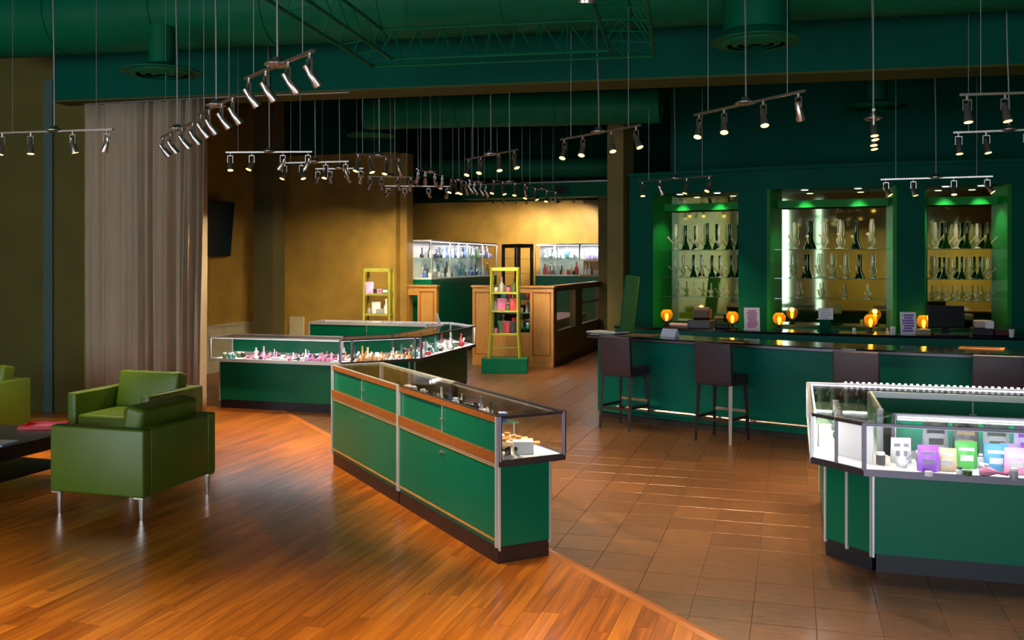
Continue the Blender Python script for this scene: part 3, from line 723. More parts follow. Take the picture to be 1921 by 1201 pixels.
# overhead soffit block above the partition's left part
NN_ = ['in the niche beside the olive column', 'in the wide middle niche', 'in the niche behind the till screen']
SHZ = [2.125, 1.70, 1.40]
NICHE = []
for k, i in enumerate((1, 3, 5)):
    a, b = WP[i], WP[i+1]; n_ = nrm(a, b); d = (b-a).normalized(); tp = 0.10
    ba, bb = a+n_*ND+d*tp, b+n_*ND-d*tp
    box = MB()
    for P, Q, s in ((a, ba, -1), (b, bb, 1)):
        box.prism([tuple(P), tuple(Q), tuple(Q+d*s*0.05), tuple(P+d*s*0.05)], NB, NT)
    rc = struct('trim_%d' % (10+k), box, M_NICHE, label='bright green side panels ' + NN_[k])
    mo = MB().prism([tuple(ba), tuple(bb), tuple(bb+n_*0.01), tuple(ba+n_*0.01)], NB, NT).build('mirror', M_MIRROR)
    tag(mo, 'tall back mirror ' + NN_[k], 'mirror', 'niche mirrors')
    # valance board with two pucks above
    va, vb = a+n_*0.30+d*0.06, b+n_*0.30-d*0.06
    vl = thing('valance_board', 'green valance board ' + NN_[k], 'valance', ((va.x+vb.x)/2, (va.y+vb.y)/2, 2.74))
    o_ = Vector((vl.location.x, vl.location.y))
    MB().prism([tuple(va-o_), tuple(vb-o_), tuple(vb+n_*0.03-o_), tuple(va+n_*0.03-o_)], 0, 0.11).build('board', M_NICHE, vl)
    for s in (0.28, 0.72):
        c = a.lerp(b, s)+n_*0.17
        pk = thing('puck_light', 'small recessed puck light ' + NN_[k], 'light', (c.x, c.y, NT-0.012), group='puck lights in the bar niches')
        MB().lathe([(0.06, 0.0), (0.06, 0.012)], 16).build('rim', M_WHITE, pk)
        MB().lathe([(0.045, -0.003), (0.045, 0.0)], 16).build('lens', M_PUCK, pk)
        ld = bpy.data.lights.new('puck', 'SPOT'); ld.energy = 40; ld.spot_size = R(85); ld.spot_blend = 0.6; ld.color = (1, 0.92, 0.72); ld.shadow_soft_size = 0.03
        lo = bpy.data.objects.new('puck', ld); COL.objects.link(lo); lo.parent = pk; lo.location = (0, 0, -0.02)
    for zz in SHZ:
        sa, sb = a+n_*0.20+d*0.02, b+n_*0.20-d*0.02
        s_ = MB().prism([tuple(sa), tuple(sb), tuple(bb-n_*0.004), tuple(ba-n_*0.004)], zz-0.010, zz).build('glass_shelf', M_SHELFGL)
        tag(s_, {0: 'top', 1: 'middle', 2: 'bottom'}[SHZ.index(zz)] + ' glass shelf ' + NN_[k], 'shelf')
    NICHE.append((a, b, n_, d))

# glass water pipes
def pipe_mesh(kind):
    key = 'water_pipe_' + kind
    if key in bpy.data.meshes: return bpy.data.meshes[key]
    mb = MB()
    if kind == 'beaker':
        mb.lathe([(0.066, 0), (0.066, 0.012), (0.030, 0.11), (0.022, 0.14), (0.022, 0.36), (0.026, 0.375), (0.026, 0.39)], 12)
    elif kind == 'tube':
        mb.lathe([(0.060, 0), (0.060, 0.01), (0.016, 0.03), (0.016, 0.05), (0.042, 0.09), (0.042, 0.13), (0.020, 0.17), (0.030, 0.25), (0.030, 0.30), (0.018, 0.37), (0.024, 0.385)], 12)
    else:
        mb.lathe([(0.042, 0), (0.042, 0.01), (0.014, 0.03), (0.040, 0.07), (0.040, 0.10), (0.014, 0.13), (0.014, 0.23), (0.018, 0.24)], 10)
    return mb.mesh(key, M_GRNGL if kind == 'beaker' else M_CLEAR, True)
def stem_mesh(kind):
    key = 'bowl_stem_' + kind
    if key in bpy.data.meshes: return bpy.data.meshes[key]
    z = {'beaker': 0.07, 'tube': 0.09, 'small': 0.07}[kind]; s = 0.6 if kind == 'small' else 1
    mb = MB().cyl((0.03, 0, z), (0.03+0.075*s, 0, z+0.085*s), 0.009, n=8).cyl((0.03+0.07*s, 0, z+0.08*s), (0.03+0.092*s, 0, z+0.105*s), 0.012, 0.022, n=8)
    return mb.mesh(key, M_CLEAR, True)
def water_pipe(kind, loc, rz, label, group, sc=1.0):
    o = inst('water_pipe', pipe_mesh(kind), loc, rz, scale=(sc, sc, sc)); tag(o, label, 'water pipe', group)
    inst('bowl_stem', stem_mesh(kind), (0, 0, 0), parent=o); return o
LAY = [[('t', 'b', 't', 'b', 't', 'b'), ('t', 't', 'b', 't', 'b', 't', 'b'), ('s', 's', 's', 's')],
       [('t', 'b', 't', 't', 'b', 't'), ('t', 'b', 't', 't', 't', 'b', 't'), ('s', 's', 's', 's')],
       [('t', 'b', 't', 'b', 't', 'b'), ('t', 'b', 't', 'b', 't', 'b', 't'), ('s', 's', 's', 's', 's', 's')]]
KN = {'b': 'beaker', 't': 'tube', 's': 'small'}
for k, (a, b, n_, d) in enumerate(NICHE):
    ang = math.atan2(d.y, d.x); face = [math.pi, R(250), 0][k]
    for r_, row in enumerate(LAY[k]):
        m_ = len(row)
        for j, c in enumerate(row):
            s = (j+0.5)/m_*0.78+0.11
            p = a.lerp(b, s)+n_*(0.33 if j % 2 else 0.37)
            nth = ('first', 'second', 'third', 'fourth', 'fifth', 'sixth')[row[:j].count(c)]
            lab = nth + {'b': ' green beaker pipe', 't': ' tall clear pipe', 's': ' small clear bubbler'}[c] + ' from the %s, %s shelf, %s niche' % (('column', 'pink sign', 'purple sign')[k], ('top', 'middle', 'bottom')[r_], ('column', 'wide', 'till screen')[k])
            water_pipe(KN[c], (p.x, p.y, SHZ[r_]), ang+face+random.uniform(-0.3, 0.3), lab, 'glass pipes in the bar niches', (1.08, 0.92, 0.95)[r_]*(0.95, 1.0, 0.88)[k]*random.uniform(0.96, 1.04))

# back counter
BC = [tuple(p) for p in WP]
bk = thing('back_counter', 'black topped work counter below the mirrored niches', 'counter', (1.0, 13.0, 0))
def loc3(P): return [(x-1.0, y-13.0) for x, y in P]
bb0 = loc3(offset(BC, -0.60)); bb1 = loc3(offset(BC, -0.005))
MB().strip(bb0, bb1, 0.925, 0.96).build('worktop', M_BLACKTOP, bk)
MB().strip(loc3(offset(BC, -0.55)), bb1, 0.08, 0.925).build('cabinet_body', M_BARGREEN, bk)
MB().strip(loc3(offset(BC, -0.50)), bb1, 0.0, 0.08).build('kick', M_KICK2, bk)

def onc(x, y): return pz(x, y, 0.96)     # a point on the back counter top
CT = 0.96
def depth_on_counter(x, fwd):
    """point on back counter at column x, fwd metres in front of the partition"""
    P = offset(BC, -fwd)
    for i in range(len(P)-1):
        xa = proj(*P[i], CT)[0]; xb = proj(*P[i+1], CT)[0]
        if xa <= x <= xb:
            t = (x-xa)/(xb-xa); a = Vector(P[i]); b = Vector(P[i+1]); return a.lerp(b, t)
    return Vector(P[0])
for x, lab in ((1252, 'amber globe lamp beside the dark till'), (1374, 'amber globe lamp between till and pink sign'), (1463, 'amber globe lamp right beside the pink sign'), (1635, 'amber globe lamp before the wide niche, near the purple sign'), (1733, 'amber globe lamp added for a reflection, against the black till screen')):  # the lamp by the till screen is added, standing in for a reflection
    p = depth_on_counter(x, 0.22)
    t = thing('globe_lamp', lab, 'lamp', (p.x, p.y, CT), group='amber globe lamps on the back counter')
    MB().lathe([(0.05, 0), (0.05, 0.012), (0.016, 0.03), (0.016, 0.06), (0.03, 0.075)], 14).build('base', M_BLACK, t, True)
    MB().lathe([(0.03, 0.075), (0.078, 0.12), (0.092, 0.165), (0.085, 0.21), (0.055, 0.245), (0.05, 0.25)], 18).build('globe', M_AMBER, t, True)
    MB().lathe([(0.008, 0.08), (0.024, 0.13), (0.028, 0.16), (0.012, 0.19)], 10).build('bulb', M_BULB, t, True)
    ld = bpy.data.lights.new('globe_glow', 'POINT'); ld.energy = 3; ld.color = (1, 0.62, 0.18); ld.shadow_soft_size = 0.03
    lo = bpy.data.objects.new('globe_glow', ld); COL.objects.link(lo); lo.parent = t; lo.location = (0, 0, 0.22)
def sign(x, w_, h_, fwd, label, col, lines, z=CT, lean=8):
    p = depth_on_counter(x, fwd); t = thing('counter_sign', label, 'sign', (p.x, p.y, z), R(12))
    MB().box((0, 0, h_/2), (w_, 0.006, h_), rx=R(-lean)).build('card', M_PAPER, t)
    MB().box((0, 0.04, 0.004), (w_, 0.12, 0.008)).build('stand', M_SHELFGL, t)
    g_ = MB()
    for k in range(lines):
        zz = h_*(0.85-0.7*k/(lines-1)); wl = w_*random.uniform(0.45, 0.72)
        g_.box((random.uniform(-0.06, 0.06)*w_, -0.005+(zz-h_/2)*math.tan(R(lean)), zz), (wl, 0.002, h_*0.6/lines), rx=R(-lean))
    g_.build('print', mat('print_%s' % label[:8].strip().replace(' ', '_'), col, 0.6), t)
sign(1411, 0.22, 0.32, 0.35, 'pink printed sign card on the back counter', (196, 120, 176), 8)
sign(1704, 0.21, 0.30, 0.35, 'purple printed sign card on the back counter', (140, 100, 190), 7)
sign(1552, 0.20, 0.16, 0.30, 'white paper notice on a raised stand before the mirror', (200, 198, 220), 4, z=CT+0.17)
p = depth_on_counter(1552, 0.30)
t = thing('sign_stand', 'dark stand carrying the white paper notice', 'stand', (p.x, p.y, CT), R(12))
MB().box((0, 0.01, 0.008), (0.2, 0.16, 0.016)).build('foot', M_TEAL, t); MB().box((0, 0.03, 0.09), (0.15, 0.02, 0.16)).build('post', M_TEAL, t)
# till, screen, printer and small things
p = depth_on_counter(1318, 0.3); t = thing('cash_till', 'dark brown till beside an amber lamp', 'till', (p.x, p.y, CT), R(-8))
MB().rbox((0, 0, 0.06), (0.34, 0.32, 0.12), 0.01, 2).build('drawer', M_DARKWOOD, t)
MB().rbox((0, 0.04, 0.20), (0.26, 0.16, 0.18), 0.02, 2, rx=R(-25)).build('head', mat('brown_plastic', (70, 34, 26), 0.4), t)
MB().box((0, -0.06, 0.215), (0.2, 0.012, 0.1), rx=R(-25)).build('keys', M_BLACK, t)
p = depth_on_counter(1775, 0.32); t = thing('till_screen', 'wide black till screen seen below the glass bubblers', 'screen', (p.x, p.y, CT), R(5))
MB().rbox((0, 0, 0.24), (0.46, 0.05, 0.30), 0.01, 2, rx=R(-8)).build('display', M_BLACK, t)
MB().box((0, 0.04, 0.06), (0.08, 0.05, 0.12)).box((0, 0.02, 0.008), (0.24, 0.2, 0.016)).build('stand', M_BLACK, t)
MB().rbox((0.02, -0.2, 0.012), (0.40, 0.14, 0.022), 0.004, 1).build('keyboard', M_BLACK, t)
p = depth_on_counter(1843, 0.26); t = thing('receipt_printer', 'pale receipt printer beside the black till screen', 'printer', (p.x, p.y, CT), R(-4))
MB().rbox((0, 0, 0.05), (0.26, 0.26, 0.10), 0.012, 2).build('base', M_BLACK, t)
MB().rbox((0.02, 0, 0.15), (0.24, 0.22, 0.10), 0.02, 2).build('body', mat('beige_plastic', (190, 160, 138), 0.5), t)
MB().box((0.08, -0.115, 0.14), (0.1, 0.01, 0.1)).build('paper', M_PAPER, t)
def small(name, x, fwd, prof, m, label, cat):
    p = depth_on_counter(x, fwd); tag(MB().lathe(prof, 12).build(name, m, loc=(p.x, p.y, CT), smooth=True), label, cat)
small('paper_cup', 1898, 0.50, [(0.028, 0), (0.038, 0.10), (0.036, 0.10), (0.026, 0.006)], M_PAPER, 'white paper cup at the far end of the back counter', 'cup')
small('salt_shaker', 1605, 0.45, [(0.022, 0), (0.022, 0.05), (0.024, 0.052), (0.02, 0.07), (0.008, 0.076)], M_WHITE, 'small white shaker on the back counter', 'shaker')
small('bud_vase', 1665, 0.3, [(0.02, 0), (0.024, 0.03), (0.01, 0.06), (0.012, 0.08)], M_CLEAR, 'tiny clear glass vase between lamp and purple sign', 'vase')
p = depth_on_counter(1675, 0.42); tag(MB().rbox((0, 0, 0.05), (0.06, 0.05, 0.10), 0.004, 1).build('napkin_box', M_PAPER, loc=(p.x, p.y, CT)), 'small white napkin box beside the purple sign', 'box')
p = depth_on_counter(1732, 0.44); tag(MB().rbox((0, 0, 0.04), (0.16, 0.12, 0.08), 0.008, 1).build('card_box', mat('tan_card', (170, 150, 130), 0.6), loc=(p.x, p.y, CT), rz=R(20)), 'tan card box below the added amber lamp', 'box')
p = depth_on_counter(1276, 0.46); tag(MB().cyl((-0.14, 0, 0.035), (0.14, 0, 0.035), 0.033, n=12).build('paper_roll', mat('pink_roll', (180, 140, 128), 0.6), loc=(p.x, p.y, CT), rz=R(-15), smooth=True), 'rolled paper lying between lamp and till', 'paper roll')
for x, lab in ((1356, 'black bar caddy right of the dark till'), (1880, 'dark red basket beside the receipt printer')):
    p = depth_on_counter(x, 0.34); t = thing('bar_caddy', lab, 'caddy', (p.x, p.y, CT))
    m_ = M_BLACK if x < 1500 else mat('dark_red_wicker', (80, 20, 22), 0.7)
    MB().bx(-0.1, 0.1, -0.07, 0.07, 0, 0.012).bx(-0.1, -0.09, -0.07, 0.07, 0, 0.08).bx(0.09, 0.1, -0.07, 0.07, 0, 0.08).bx(-0.1, 0.1, -0.07, -0.06, 0, 0.08).bx(-0.1, 0.1, 0.06, 0.07, 0, 0.08).build('tray', m_, t)
    MB().tube([(-0.095, 0, 0.07), (-0.07, 0, 0.14), (0.07, 0, 0.14), (0.095, 0, 0.07)], 0.006, 6).build('handle', m_, t)
# cards and folded menus on the bar top
BT = 1.045
def menu(x, y, label, col, w_=0.32, d_=0.24, rz=-15):
    p = pz(x, y, BT); t = thing('menu_card', label, 'menu', (p.x, p.y, BT), R(rz))
    MB().rbox((0, 0, 0.005), (w_, d_, 0.010), 0.002, 1).build('cover', mat('menu_'+str(col[0]), col, 0.45), t)
    MB().box((0, 0, 0.0105), (w_*0.8, d_*0.75, 0.001)).build('print', mat('menu_print', (120, 70, 20), 0.5), t)
menu(1375, 641, 'amber menu card on the bar before the second stool', (216, 150, 40))
menu(1206, 629, 'tan menu card on the bar end', (170, 120, 60), 0.36)
menu(1842, 654, 'orange menu card on the bar above the showcases', (206, 124, 36), 0.42)
p = pz(1140, 625, BT); t = thing('guest_book', 'open white guest book on the bar end', 'book', (p.x, p.y, BT), R(-30))
MB().box((-0.12, 0, 0.010), (0.23, 0.28, 0.012), ry=R(3)).box((0.12, 0, 0.010), (0.23, 0.28, 0.012), ry=R(-3)).build('pages', M_PAPER, t); MB().box((0, 0, 0.002), (0.5, 0.3, 0.004)).build('cover', M_DARKWOOD, t)
p = pz(1200, 618, BT); 
tn = thing('tent_card', 'folded white tent card standing on the bar between two menu cards', 'card', (-1.42, 11.36, BT), R(-24))
MB().box((0, -0.03, 0.05), (0.2, 0.004, 0.11), rx=R(-30)).box((0, 0.03, 0.05), (0.2, 0.004, 0.11), rx=R(30)).build('card', M_PAPER, tn)

# leaning green panel at the bar end
pp = pxd(1172, 13.7); t = thing('leaning_board', 'tall green board leaning at the end of the bar', 'board', (pp[0], pp[1], 0), R(-20))
MB().box((0.03, 0, 0.86), (0.20, 0.05, 1.76), ry=R(7)).build('board', mat('moss_green_board', (30, 96, 24), 0.5, var=0.1), t)
MB().box((-0.075, 0, 0.86), (0.02, 0.055, 1.76), ry=R(7)).build('edge', M_GREEN, t)

# ================================================================== BACK ROOM
# front pony wall (two lengths) of tan panelling and the glazed side run
PV = 16.85; PU = -4.23; PH = 1.46
def pony(u0, u1, label, openings):
    t = thing('panelled_counter_wall', label, 'partition', ((u0+u1)/2, PV, 0)); w_ = u1-u0; x0 = -w_/2
    cur = 0.0; body = MB()
    for (a, b, z0, z1) in openings:
        body.bx(x0+cur, x0+a, 0, 0.12, 0, PH); body.bx(x0+a, x0+b, 0, 0.12, 0, z0); body.bx(x0+a, x0+b, 0, 0.12, z1, PH); cur = b
    body.bx(x0+cur, x0+w_, 0, 0.12, 0, PH); body.build('body', M_TAN, t)
    MB().bx(x0-0.02, x0+w_+0.02, -0.03, 0.15, PH, PH+0.035).build('cap', M_TAN, t)
    MB().bx(x0, x0+w_, -0.015, 0, 0, 0.10).build('plinth', M_TAN, t)
    cur = 0.0
    for seg in [*[(o[0], o[1], o) for o in openings], (w_, w_, None)]:
        if seg[0]-cur > 0.2:
            a, b = x0+cur+0.05, x0+seg[0]-0.05
            f = MB().bx(a, a+0.02, -0.012, 0, 0.2, PH-0.08).bx(b-0.02, b, -0.012, 0, 0.2, PH-0.08).bx(a, b, -0.012, 0, 0.2, 0.22).bx(a, b, -0.012, 0, PH-0.10, PH-0.08)
            f.build('panel_moulding', M_BROWN, t)
        cur = seg[1]
    return t
pony(-5.80, PU, 'tan panelled counter wall behind the lime shelf stand', [(0.40, 1.12, 0.62, 1.36)])
pony(-7.15, -6.52, 'short tan panelled counter wall beside the feature wall', [(0.05, 0.24, 0.5, 1.3)])
t = thing('glazed_counter_wall', 'olive counter wall with glazed openings running back from the tan panels', 'partition', (PU, PV+0.12, 0))
MO = mat('olive_tan_wood', (120, 100, 46), 0.5, var=0.1, vscale=4)
LW = 4.4; b_ = MB().bx(-0.12, 0, 0, LW, 0, 0.64).bx(-0.12, 0, 0, LW, 1.38, PH)
for y in (0.0, 1.72, 2.2, LW-0.14): b_.bx(-0.12, 0, y, y+(0.14 if y != 1.72 else 0.5), 0.64, 1.38)
b_.build('body', MO, t); MB().bx(-0.15, 0.03, 0, LW, PH, PH+0.035).build('cap', M_TAN, t); MB().bx(0, 0.012, 0, LW, 0, 0.1).build('plinth', M_DARKWOOD, t)
MB().bx(-0.065, -0.055, 0.14, 1.72, 0.64, 1.38).build('pane', M_GLASS, t); MB().bx(-0.065, -0.055, 2.34, LW-0.14, 0.64, 1.38).build('pane', M_GLASS, t)
MB().bx(-0.08, -0.04, 2.34, LW-0.14, 1.06, 1.09).build('glazing_bar', M_BLACK, t)
# pinkish counter inside
t = thing('inner_counter', 'low rosy topped counter inside the back room', 'counter', (-4.75, 19.25, 0))
MB().bx(-0.3, 0.3, -1.5, 1.5, 0, 0.76).build('body', M_GREEN, t); MB().bx(-0.32, 0.32, -1.52, 1.52, 0.76, 0.80).build('top', mat('rosy_top', (170, 110, 90), 0.4), t)

# lit wall cases
ZB, ZT = 1.61, 2.37
def wallcase(label, x0, x1, y0, y1, face, n, mats_=M_GREEN, zb=ZB, zt=ZT, base=True):
    """face: 'u+' or 'v-' is the open glazed side"""
    t = thing('lit_wall_case', label, 'display case', ((x0+x1)/2, (y0+y1)/2, 0), group='lit wall cases in the back room')
    hx, hy = (x1-x0)/2, (y1-y0)/2
    if base:
        MB().bx(-hx, hx, -hy, hy, 0.1, zb-0.02).build('base', M_GREEN, t); MB().bx(-hx*0.98, hx*0.98, -hy*0.98, hy*0.98, 0, 0.1).build('kick', M_KICK2, t)
    MB().bx(-hx, hx, -hy, hy, zb-0.02, zb+0.01).build('deck', M_WHITE, t)
    MB().bx(-hx, hx, -hy, hy, zt-0.03, zt).build('top', M_WHITE, t)
    zm = (zb+zt)/2+0.02
    if face == 'u+':
        MB().bx(-hx, -hx+0.02, -hy, hy, zb, zt).build('back', M_WHITE, t)
        MB().bx(-hx, hx, -hy, -hy+0.008, zb, zt-0.03).build('end_pane', M_GLASS, t)
        MB().bx(hx-0.008, hx, -hy, hy, zb, zt-0.03).build('pane', M_GLASS, t)
        MB().bx(-hx+0.03, hx-0.05, -hy+0.02, hy, zm, zm+0.008).build('shelf', M_SHELFGL, t)
        for k in range(n+1): MB().box((hx, -hy+2*hy*k/n, (zb+zt)/2), (0.02, 0.02, zt-zb)).build('post', M_ALU, t)
        MB().bx(hx-0.045, hx-0.015, -hy+0.03, hy-0.03, zt-0.045, zt-0.03).build('led_strip', M_LED, t); led_area(t, (hx-0.05, 0, zt-0.05), 2*hy-0.1, 0.04, R(90), 42)
    else:
        MB().bx(-hx, hx, hy-0.02, hy, zb, zt).build('back', M_WHITE, t)
        MB().bx(-hx, hx, -hy, -hy+0.008, zb, zt-0.03).build('pane', M_GLASS, t)
        MB().bx(-hx+0.02, hx-0.02, -hy+0.05, hy-0.03, zm, zm+0.008).build('shelf', M_SHELFGL, t)
        for k in range(n+1): MB().box((-hx+2*hx*k/n, -hy, (zb+zt)/2), (0.02, 0.02, zt-zb)).build('post', M_ALU, t)
        MB().bx(-hx+0.03, hx-0.03, -hy+0.015, -hy+0.045, zt-0.045, zt-0.03).build('led_strip', M_LED, t); led_area(t, (0, -hy+0.06, zt-0.05), 2*hx-0.1, 0.04, 0, 14)
    return t
wallcase('long lit wall case of glassware on a green base, left of the dark cabinet', -7.25, -6.82, 17.35, 21.6, 'u+', 4)
wallcase('lit wall case beside the dark corner cabinet', -6.05, -4.95, 22.3, 22.75, 'v-', 2)
wallcase('shallow lit wall case of hanging purple goods', -4.95, -4.22, 22.3, 22.75, 'v-', 1, zb=1.98, base=False)
t = thing('tan_back_shelf', 'tan back shelf under the purple goods', 'shelf', (-4.6, 22.5, 0))
MB().bx(-0.34, 0.3, -0.2, 0.2, 1.58, 1.62).bx(-0.34, 0.3, 0.18, 0.2, 1.62, 1.95).build('shelf', M_TAN, t); MB().bx(-0.34, 0.3, -0.19, 0.2, 0, 1.58).build('base', M_GREEN, t)
t = thing('corner_cabinet', 'tall dark glazed corner cabinet between the lit wall cases', 'cabinet', (-6.42, 22.0, 0), R(-35))
for x in (-0.3, 0.3):
    for y in (-0.2, 0.2): MB().bx(x-0.03, x+0.03, y-0.03, y+0.03, 0, 2.33).build('post', M_DARKWOOD, t)
MB().bx(-0.33, 0.33, -0.23, 0.23, 2.27, 2.36).build('cornice', M_DARKWOOD, t); MB().bx(-0.33, 0.33, -0.23, 0.23, 0, 0.9).build('cupboard', M_DARKWOOD, t)
for z in (1.3, 1.65, 2.0): MB().bx(-0.3, 0.3, -0.2, 0.2, z, z+0.008).build('shelf', M_SHELFGL, t)
MB().bx(-0.28, 0.28, -0.215, -0.21, 0.9, 2.27).build('pane', M_GLASS, t)

# green plinth and lime shelf stands
pl = pxd(946, 16.55)
t = thing('green_plinth', 'low dark green box plinth under the lime shelf stand', 'plinth', (pl[0], pl[1]+0.05, 0), R(YAW-4))
MB().rbox((0, 0, 0.13), (0.80, 0.42, 0.26), 0.008, 2).build('box', M_GREEN, t)
def ladder(loc, rz, h, label, zs):
    t = thing('lime_shelf_stand', label, 'shelf stand', loc, rz, 'lime shelf stands')
    w_, d_ = 0.24, 0.15; ft = 1.12
    for x in (-1, 1):
        for y in (-1, 1):
            MB().cyl((x*w_*ft, y*d_*1.15, 0), (x*w_, y*d_, 0.42), 0.024, n=4).cyl((x*w_, y*d_, 0.42), (x*w_*0.94, y*d_*0.9, h), 0.024, n=4).build('post', M_LIME, t)
    MB().bx(-w_, w_, -d_, d_, h-0.06, h).build('top', M_LIME, t)
    for z in zs:
        MB().bx(-w_*1.02, w_*1.02, -d_, d_, z, z+0.03).build('shelf', M_LIME, t)
    MB().bx(-w_, w_, -0.015, 0.015, 0.16, 0.19).build('rung', M_LIME, t)
    return t
LH = 1.58
ladder((pl[0], pl[1]+0.05, 0.26), R(YAW-4), LH, 'lime green shelf stand on the dark green plinth', (0.40, 0.80, 1.12))
p2 = pxd(712, 17.0)
ladder((p2[0], p2[1]-0.05, 0), R(8), 1.82, 'lime green shelf stand before the gold feature wall', (0.55, 0.98, 1.34))

# ================================================================== MERCHANDISE
PAL = {'pink': (226, 150, 186), 'rose': (204, 110, 150), 'white': (232, 230, 228), 'dark': (40, 36, 40), 'grey': (150, 152, 158), 'teal': (60, 130, 130),
       'blue': (70, 110, 190), 'purple': (150, 70, 210), 'green': (70, 180, 60), 'amber': (222, 150, 70), 'tan': (206, 176, 132), 'cyan': (60, 150, 200), 'navy': (30, 50, 110), 'red': (190, 50, 60), 'lilac': (190, 160, 214), 'moss': (70, 90, 50)}
def pm(c): return mat('ware_' + c, PAL[c], 0.35, coat=0.2)
MESH = {}
def ware(kind, col, col2='white'):
    key = (kind, col, col2)
    if key in MESH: return MESH[key]
    mb = MB(); sm_ = True
    if kind == 'pipe':       # hand pipe lying down
        mb.lathe([(0.001, -0.06), (0.009, -0.058), (0.008, -0.01), (0.02, 0.02), (0.024, 0.04), (0.016, 0.062), (0.001, 0.065)], 8)
        mb.v = [(x, z, y+0.0245) for x, y, z in mb.v]; mb.mi = 1; mb.lathe([(0.011, 0.036), (0.015, 0.056), (0.010, 0.056)], 8, (0, 0.04, 0))
    elif kind == 'jar':
        mb.lathe([(0.026, 0), (0.030, 0.01), (0.030, 0.06), (0.024, 0.068)], 10); mb.mi = 1; mb.lathe([(0.027, 0.066), (0.027, 0.084), (0.001, 0.086)], 10)
    elif kind == 'grinder':
        mb.lathe([(0.03, 0), (0.03, 0.016), (0.028, 0.018), (0.03, 0.02), (0.03, 0.036), (0.001, 0.037)], 12); sm_ = False
    elif kind == 'bubbler':
        mb.lathe([(0.03, 0), (0.036, 0.02), (0.034, 0.045), (0.012, 0.07), (0.011, 0.15), (0.015, 0.158)], 10); mb.mi = 1; mb.cyl((0.02, 0, 0.045), (0.06, 0, 0.095), 0.008, 0.014, 8)
    elif kind == 'bottle':
        mb.lathe([(0.032, 0), (0.034, 0.01), (0.034, 0.10), (0.012, 0.14), (0.012, 0.19)], 10); mb.mi = 1; mb.lathe([(0.015, 0.188), (0.015, 0.21), (0.001, 0.212)], 8)
    elif kind == 'box':
        mb.rbox((0, 0, 0.035), (0.11, 0.07, 0.07), 0.003, 1); mb.mi = 1; mb.box((0, -0.036, 0.036), (0.085, 0.002, 0.04)); sm_ = False
    elif kind == 'pouch':    # stand-up pouch
        prof = [(0, 0.030, 0.066), (0.012, 0.034, 0.068), (0.07, 0.022, 0.066), (0.13, 0.010, 0.064), (0.15, 0.0025, 0.064), (0.168, 0.002, 0.064)]
        vs, fs = [], []
        for z, t_, w_ in prof: vs += [(-w_, 0, z), (-w_*0.6, -t_, z), (w_*0.6, -t_, z), (w_, 0, z), (w_*0.6, t_, z), (-w_*0.6, t_, z)]
        for k in range(len(prof)-1):
            for i in range(6): fs.append((k*6+i, k*6+(i+1) % 6, k*6+6+(i+1) % 6, k*6+6+i))
        fs += [(5, 4, 3, 2, 1, 0), tuple(30+i for i in range(6))]; mb.add(vs, fs)
    elif kind == 'card':
        mb.box((0, 0, 0.05), (0.08, 0.003, 0.1), rx=R(-15)); mb.mi = 1; mb.box((0, 0.012, 0.003), (0.08, 0.05, 0.004)); sm_ = False
    elif kind == 'tube':
        mb.cyl((0, -0.07, 0.010), (0, 0.07, 0.010), 0.009, n=8); mb.mi = 1; mb.cyl((0, 0.07, 0.010), (0, 0.085, 0.010), 0.0095, n=8)
    MESH[key] = mb.mesh('%s_%s_%s' % key, [pm(col), pm(col2)], sm_); return MESH[key]
NAMES = {'pipe': ('hand_pipe', 'pipe'), 'jar': ('glass_jar', 'jar'), 'grinder': ('herb_grinder', 'grinder'), 'bubbler': ('glass_bubbler', 'bubbler'), 'bottle': ('glass_bottle', 'bottle'), 'box': ('product_box', 'box'), 'pouch': ('foil_pouch', 'pouch'), 'card': ('price_card', 'card'), 'tube': ('sample_tube', 'tube')}
def put(kind, col, loc, rz, where, group, col2='white', sc=1.0, rot=None):
    nm, cat = NAMES[kind]
    o = inst(nm, ware(kind, col, col2), loc, rz, scale=(sc, sc, sc), rot=rot)
    tag(o, '%s %s %s' % (col, nm.replace('_', ' '), where), cat, group); return o
DK = 0.6605
PLACED = {}
def fill(a, b, depth, n, kinds, cols, where, group, z=DK, rows=3, sc=(0.9, 1.2), cols2=('white',), margin=0.06):
    """scatter n wares on a strip that starts on line a-b and reaches depth to its left"""
    a, b = Vector(a), Vector(b); d = (b-a).normalized(); n_ = Vector((-d.y, d.x)); L = (b-a).length
    RAD = {'pipe': 0.048, 'jar': 0.031, 'grinder': 0.031, 'bubbler': 0.042, 'bottle': 0.036, 'box': 0.060, 'pouch': 0.058, 'card': 0.044, 'tube': 0.05}
    spots = PLACED.setdefault(round(z, 2), [])
    for j in range(n):
        k = random.choice(kinds); s_ = random.uniform(*sc)
        for _ in range(40):
            r_ = RAD[k]*s_; p = a+d*random.uniform(margin, L-margin)+n_*random.uniform(0.03+r_*0.7, max(0.04+r_*0.7, depth-r_*0.9))
            if all((p.x-x)**2+(p.y-y)**2 > (r_+q_)**2*0.92 for x, y, q_ in spots):
                spots.append((p.x, p.y, r_))
                put(k, random.choice(cols), (p.x, p.y, z), math.atan2(d.y, d.x)+random.uniform(-0.5, 0.5), where, group, random.choice(cols2), s_); break
            if _ == 20: s_ = sc[0]*0.9
G1 = 'wares in the pink showcase'
fill((-7.0, V0), (-5.55, V0), 0.46, 110, ['pipe', 'pipe', 'jar', 'grinder', 'bubbler'], ['pink', 'pink', 'rose', 'white', 'lilac', 'dark', 'white'], 'in the showcase beside the curtain', G1, rows=5, sc=(0.75, 1.1), cols2=('white', 'rose', 'dark'))
fill((-7.3, V0), (-7.02, V0), 0.4, 8, ['jar'], ['teal', 'moss', 'dark'], 'at the curtain end of the pink showcase', G1, rows=2, sc=(0.7, 0.9))
G2 = 'wares in the angled corner showcase'
